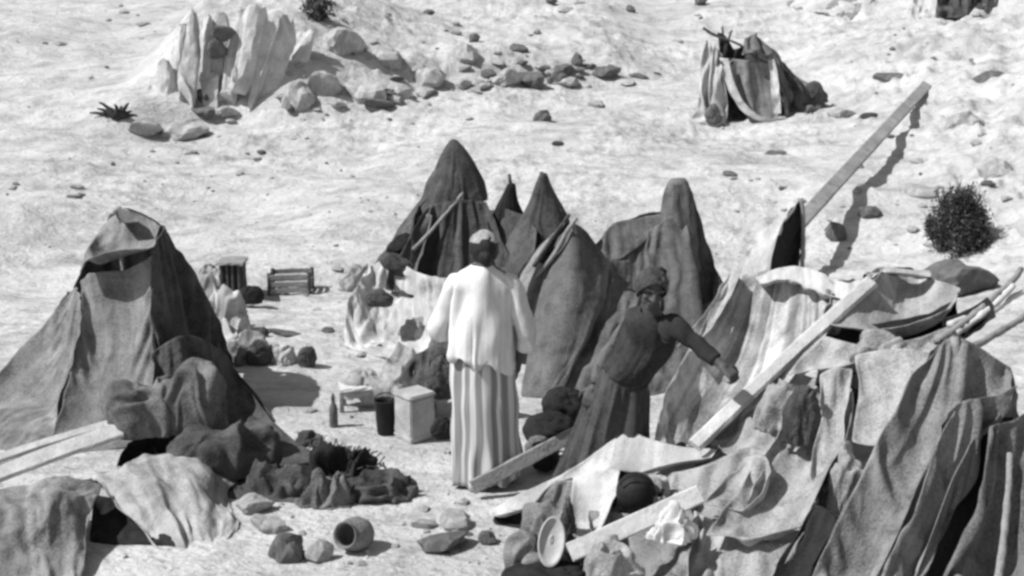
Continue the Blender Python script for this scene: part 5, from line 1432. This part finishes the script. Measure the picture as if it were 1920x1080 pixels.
# ---- woman in white, seen from behind
O = B(908, 8.28)
t = thing('person', 'person seen from behind in a loose white blouse and long striped skirt', 'person', O)
def L(x, y, z): return O + np.array((x, y, z))
hs, eyes, A = head_shapes(L(.005, .02, 1.46), (-.25, 1, -.1), (0, .1, 1), .97)
sh = hs + [cap(L(.005, .0, 1.40), .052, L(0, -.01, 1.29), .058), cap(L(-.145, 0, 1.275), .055, L(.145, 0, 1.275), .055), cap(L(0, -.01, 1.35), .06, L(-.12, 0, 1.29), .05), cap(L(0, -.01, 1.35), .06, L(.12, 0, 1.29), .05),
           ell(L(0, 0, 1.15), (.165, .11, .19)), ell(L(0, 0, .95), (.145, .11, .2)), ell(L(0, 0, .80), (.175, .13, .15))]
for sg in (-1, 1):
    sh += [cap(L(sg * .09, 0, .78), .085, L(sg * .08, .02, .42), .055), cap(L(sg * .08, .02, .42), .052, L(sg * .075, -.01, .08), .034),
           cap(L(sg * .075, -.02, .05), .034, L(sg * .085, .14, .03), .028)]
le, lw = L(-.245, .02, 1.0), L(-.20, .17, .88)
re_, rw = L(.255, -.03, .98), L(.205, .02, .74)
sh += [cap(L(-.17, 0, 1.25), .048, le, .037), cap(le, .036, lw, .024), cap(L(.17, 0, 1.25), .048, re_, .037), cap(re_, .036, rw, .024)]
sh += hand(lw, (.2, .75, -.6), (-.8, .2, .3), 1, .45) + hand(rw, (-.2, .12, -.95), (.9, -.3, 0), 1, .35)
fused('body', sh, M_SKIN, t)
loft('skirt', [L(0, 0, .86).tolist() + [.172, .125, .02], L(0, 0, .78).tolist() + [.195, .15, .03], L(.0, 0, .6).tolist() + [.203, .165, .04], L(.005, 0, .3).tolist() + [.208, .178, .05],
               L(.005, 0, .035).tolist() + [.218, .19, .06]], M_STRIPE, t, na=180, folds=((7, .4, .5), (13, 1.3, .4), (19, .3, .25), (5, 2.2, .4)), seed=2, hemnoise=.03, wr=.012)
# blouse: shoulders to hem, hem lower on the right side
loft('blouse', [L(.004, -.012, 1.385).tolist() + [.060, .062, 0], L(.002, -.012, 1.365).tolist() + [.085, .076, 0], L(0, -.01, 1.325).tolist() + [.145, .10, .01], L(0, -.01, 1.27).tolist() + [.180, .118, .012], L(0, -.01, 1.2).tolist() + [.182, .130, .02],
                L(-.005, -.015, 1.06).tolist() + [.182, .144, .035], L(-.01, -.02, .94).tolist() + [.190, .152, .05], L(-.015, -.02, .80).tolist() + [.205, .165, .07, -.20, 0]], M_WHITE, t, na=140,
     folds=((4, .9, .5), (7, 2.3, .45), (11, .2, .4)), seed=4, hemnoise=.04, wr=.022)
def sleeve(name, pts, rad, m, parent, seed=0, fold=.06):
    P = cr(np.array(pts), 26); r = cr(np.array(rad, float).reshape(-1, 1), 26).ravel()
    V, f = tube_pts(P, r, 40, cap=False)
    V = np.array(V)
    V += np.stack([noise3(V[:, 0] * 16, V[:, 1] * 16, V[:, 2] * 12, seed + k) for k in range(3)], -1) * fold * .22
    return mesh_obj(name, V, f, m, parent, sol=.004)
sleeve('sleeve', [L(-.11, 0, 1.29), L(-.165, 0, 1.25), L(-.205, .0, 1.14), L(-.262, .02, .985), L(-.235, .09, .93)], [.055, .066, .068, .072, .058], M_WHITE, t, 3)
sleeve('sleeve', [L(.11, 0, 1.29), L(.165, -.005, 1.25), L(.205, -.015, 1.14), L(.255, -.03, .97), L(.258, -.02, .86)], [.055, .066, .066, .062, .062], M_WHITE, t, 7)
# hair and headband
hc = L(.005, .02, 1.46)
def scalp(name, m, parent, c, A, r, z0, front, seed, wr=.004):
    nu, nv = 48, 26
    V = []
    for i in range(nv):
        ph = i / (nv - 1)
        for j in range(nu):
            a = 2 * math.pi * j / nu
            fr = math.sin(a)
            lim = math.pi * (z0 - front * max(0, fr))
            p = ph * lim + .01
            d = np.array((math.cos(a) * math.sin(p), math.sin(a) * math.sin(p), math.cos(p)))
            k = 1 + wr * 8 * float(noise3(np.array([d[0] * 5]), np.array([d[1] * 5]), np.array([d[2] * 5]), seed)[0])
            V.append(c + (d * np.asarray(r) * k) @ A)
    return mesh_obj(name, V, grid_faces(nv, nu, cv=True), m, parent, sol=.004)
scalp('hair', M_HAIR, t, hc + (0, 0, .018), A, (.086, .104, .100), .72, .36, 3)
bundle('hair_bun', hc + (.01, -.095, -.02), (.042, .038, .045), M_HAIR, t, seed=7, crump=.06, n=(28, 20))
scalp('headcloth', M_LGREY, t, hc + (0, .006, .026), A, (.088, .104, .098), .40, .02, 5, .006)

# ---- bending woman in dark clothes
y = 8.05
hip = W(1164, 716, y - .02); chest = W(1212, 640, y - .12); neck = W(1222, 590, y - .18); headc = W(1222, 540, y - .24)
shL = W(1180, 612, y - .02); shR = W(1264, 612, y - .26)
elR = W(1318, 655, y - .36); wrR = W(1352, 684, y - .44)
elL = W(1136, 670, y + .02); wrL = W(1114, 724, y - .06)
O = B(1142, y)
t = thing('person', 'person in dark dress and headscarf leaning right with one arm stretched out', 'person', O)
hs, eyes, A = head_shapes(headc, (.12, -1, -.28), (.18, .1, 1), .98)
fl, fr_ = O + (-.10, .02, 0), O + (.12, -.02, 0)
sh = hs + [cap(headc + (-.005, .04, -.05), .05, neck, .055), cap(neck, .06, chest, .08), cap(shL, .055, shR, .055), cap(shL, .06, chest, .10), cap(shR, .058, chest, .10), cap(chest, .105, hip * .5 + chest * .5, .105), cap(hip * .5 + chest * .5, .108, hip, .125),
           ell(hip, (.15, .13, .13))]
for sg, ft in ((-1, fl), (1, fr_)):
    kn = hip * .5 + ft * .5 + np.array((sg * .04, -.08, .0))
    sh += [cap(hip + (sg * .08, 0, -.03), .09, kn, .06), cap(kn, .056, ft + (0, 0, .08), .036), cap(ft + (0, 0, .04), .035, ft + (.02, -.13, .03), .028)]
sh += [cap(shR, .05, elR, .038), cap(elR, .037, wrR, .026), cap(shL, .05, elL, .038), cap(elL, .037, wrL, .026)]
sh += hand(wrR, wrR - elR, (-.1, -.3, 1), -1, .95, 1.05) + hand(wrL, wrL - elL, (-.3, -1, .2), 1, .6)
fused('body', sh, M_SKIN, t)
for e in eyes:
    bundle('eye', e, (.010, .006, .006), M_EYE, t, crump=0, n=(12, 8), flat=0)
# dress
def spine(k): return cr(np.array([neck, chest, chest * .5 + hip * .5, hip]), 13)[k]
ax = [neck + (0, .01, -.01), chest * .35 + neck * .65, chest, chest * .5 + hip * .5, hip]
def oring(c, rx, ry, fa, tx=0, ty=0): return list(c) + [rx, ry, fa, tx, ty]
loft('bodice', [oring(neck + (0, .0, .015), .062, .06, 0, -.3, .2), oring(neck * .75 + chest * .25, .145, .11, .0, -.35, .3), oring(chest + (.005, 0, .02), .142, .125, .04, -.45, .4), oring(chest * .5 + hip * .5 + (.005, 0, 0), .122, .118, .06, -.5, .35),
                oring(hip + (.01, 0, .05), .138, .13, .07, -.4, .2)], mat('dark_print', .036, .4, crease=.35), t, na=120, folds=((5, .2, .5), (9, 1.5, .4), (13, .7, .3)), seed=3, wr=.022)
loft('skirt', [oring(hip + (0, 0, .06), .145, .13, .03, -.35, .1), oring(hip + (-.01, 0, -.06), .175, .155, .08, -.2, 0), oring(hip * .55 + O * .45 + (-.03, 0, 0), .215, .18, .13), oring(O + (-.05, 0, .03), .27, .23, .16)], mat('dark_skirt', .06, .3, crease=.3), t, na=160,
     folds=((6, .9, .5), (11, .3, .5), (17, 2.0, .35)), seed=6, hemnoise=.02)
M_SLV = mat('shaded_sleeve', .03, .3)  # sleeve on the shaded side, the shade put into its colour
sleeve('sleeve', [shR * .8 + chest * .2, shR, shR * .5 + elR * .5, elR, elR * .3 + wrR * .7], [.082, .070, .056, .050, .040], M_SLV, t, 5)
sleeve('sleeve', [shL * .8 + chest * .2, shL, shL * .5 + elL * .5, elL, elL * .05 + wrL * .95], [.080, .064, .052, .046, .036], mat('lit_sleeve', .11, .3, crease=.3), t, 9)  # sleeve on the sunlit side, the light put into a paler grey
scalp('headscarf', M_DARK, t, headc + (0, .004, .014), A, (.090, .112, .108), .80, .50, 9, .010)
bundle('scarf_knot', headc - A[0] * .03 + A[2] * .10 + A[1] * -.02, (.032, .03, .028), M_BLACK, t, seed=4, crump=.15, n=(24, 18))
cloth('scarf_tail', [[headc - A[0] * (.07) + A[2] * .02 - A[1] * .02, headc - A[0] * .085 + A[2] * .0 - A[1] * .06], [headc - A[0] * .09 - A[2] * .08, headc - A[0] * .11 - A[2] * .08 - A[1] * .06],
                     [headc - A[0] * .10 - A[2] * .17 + A[1] * .01, headc - A[0] * .14 - A[2] * .16 - A[1] * .05]], M_BLACK, t, sim=False, wr=.006, n=(12, 8), sol=.004)
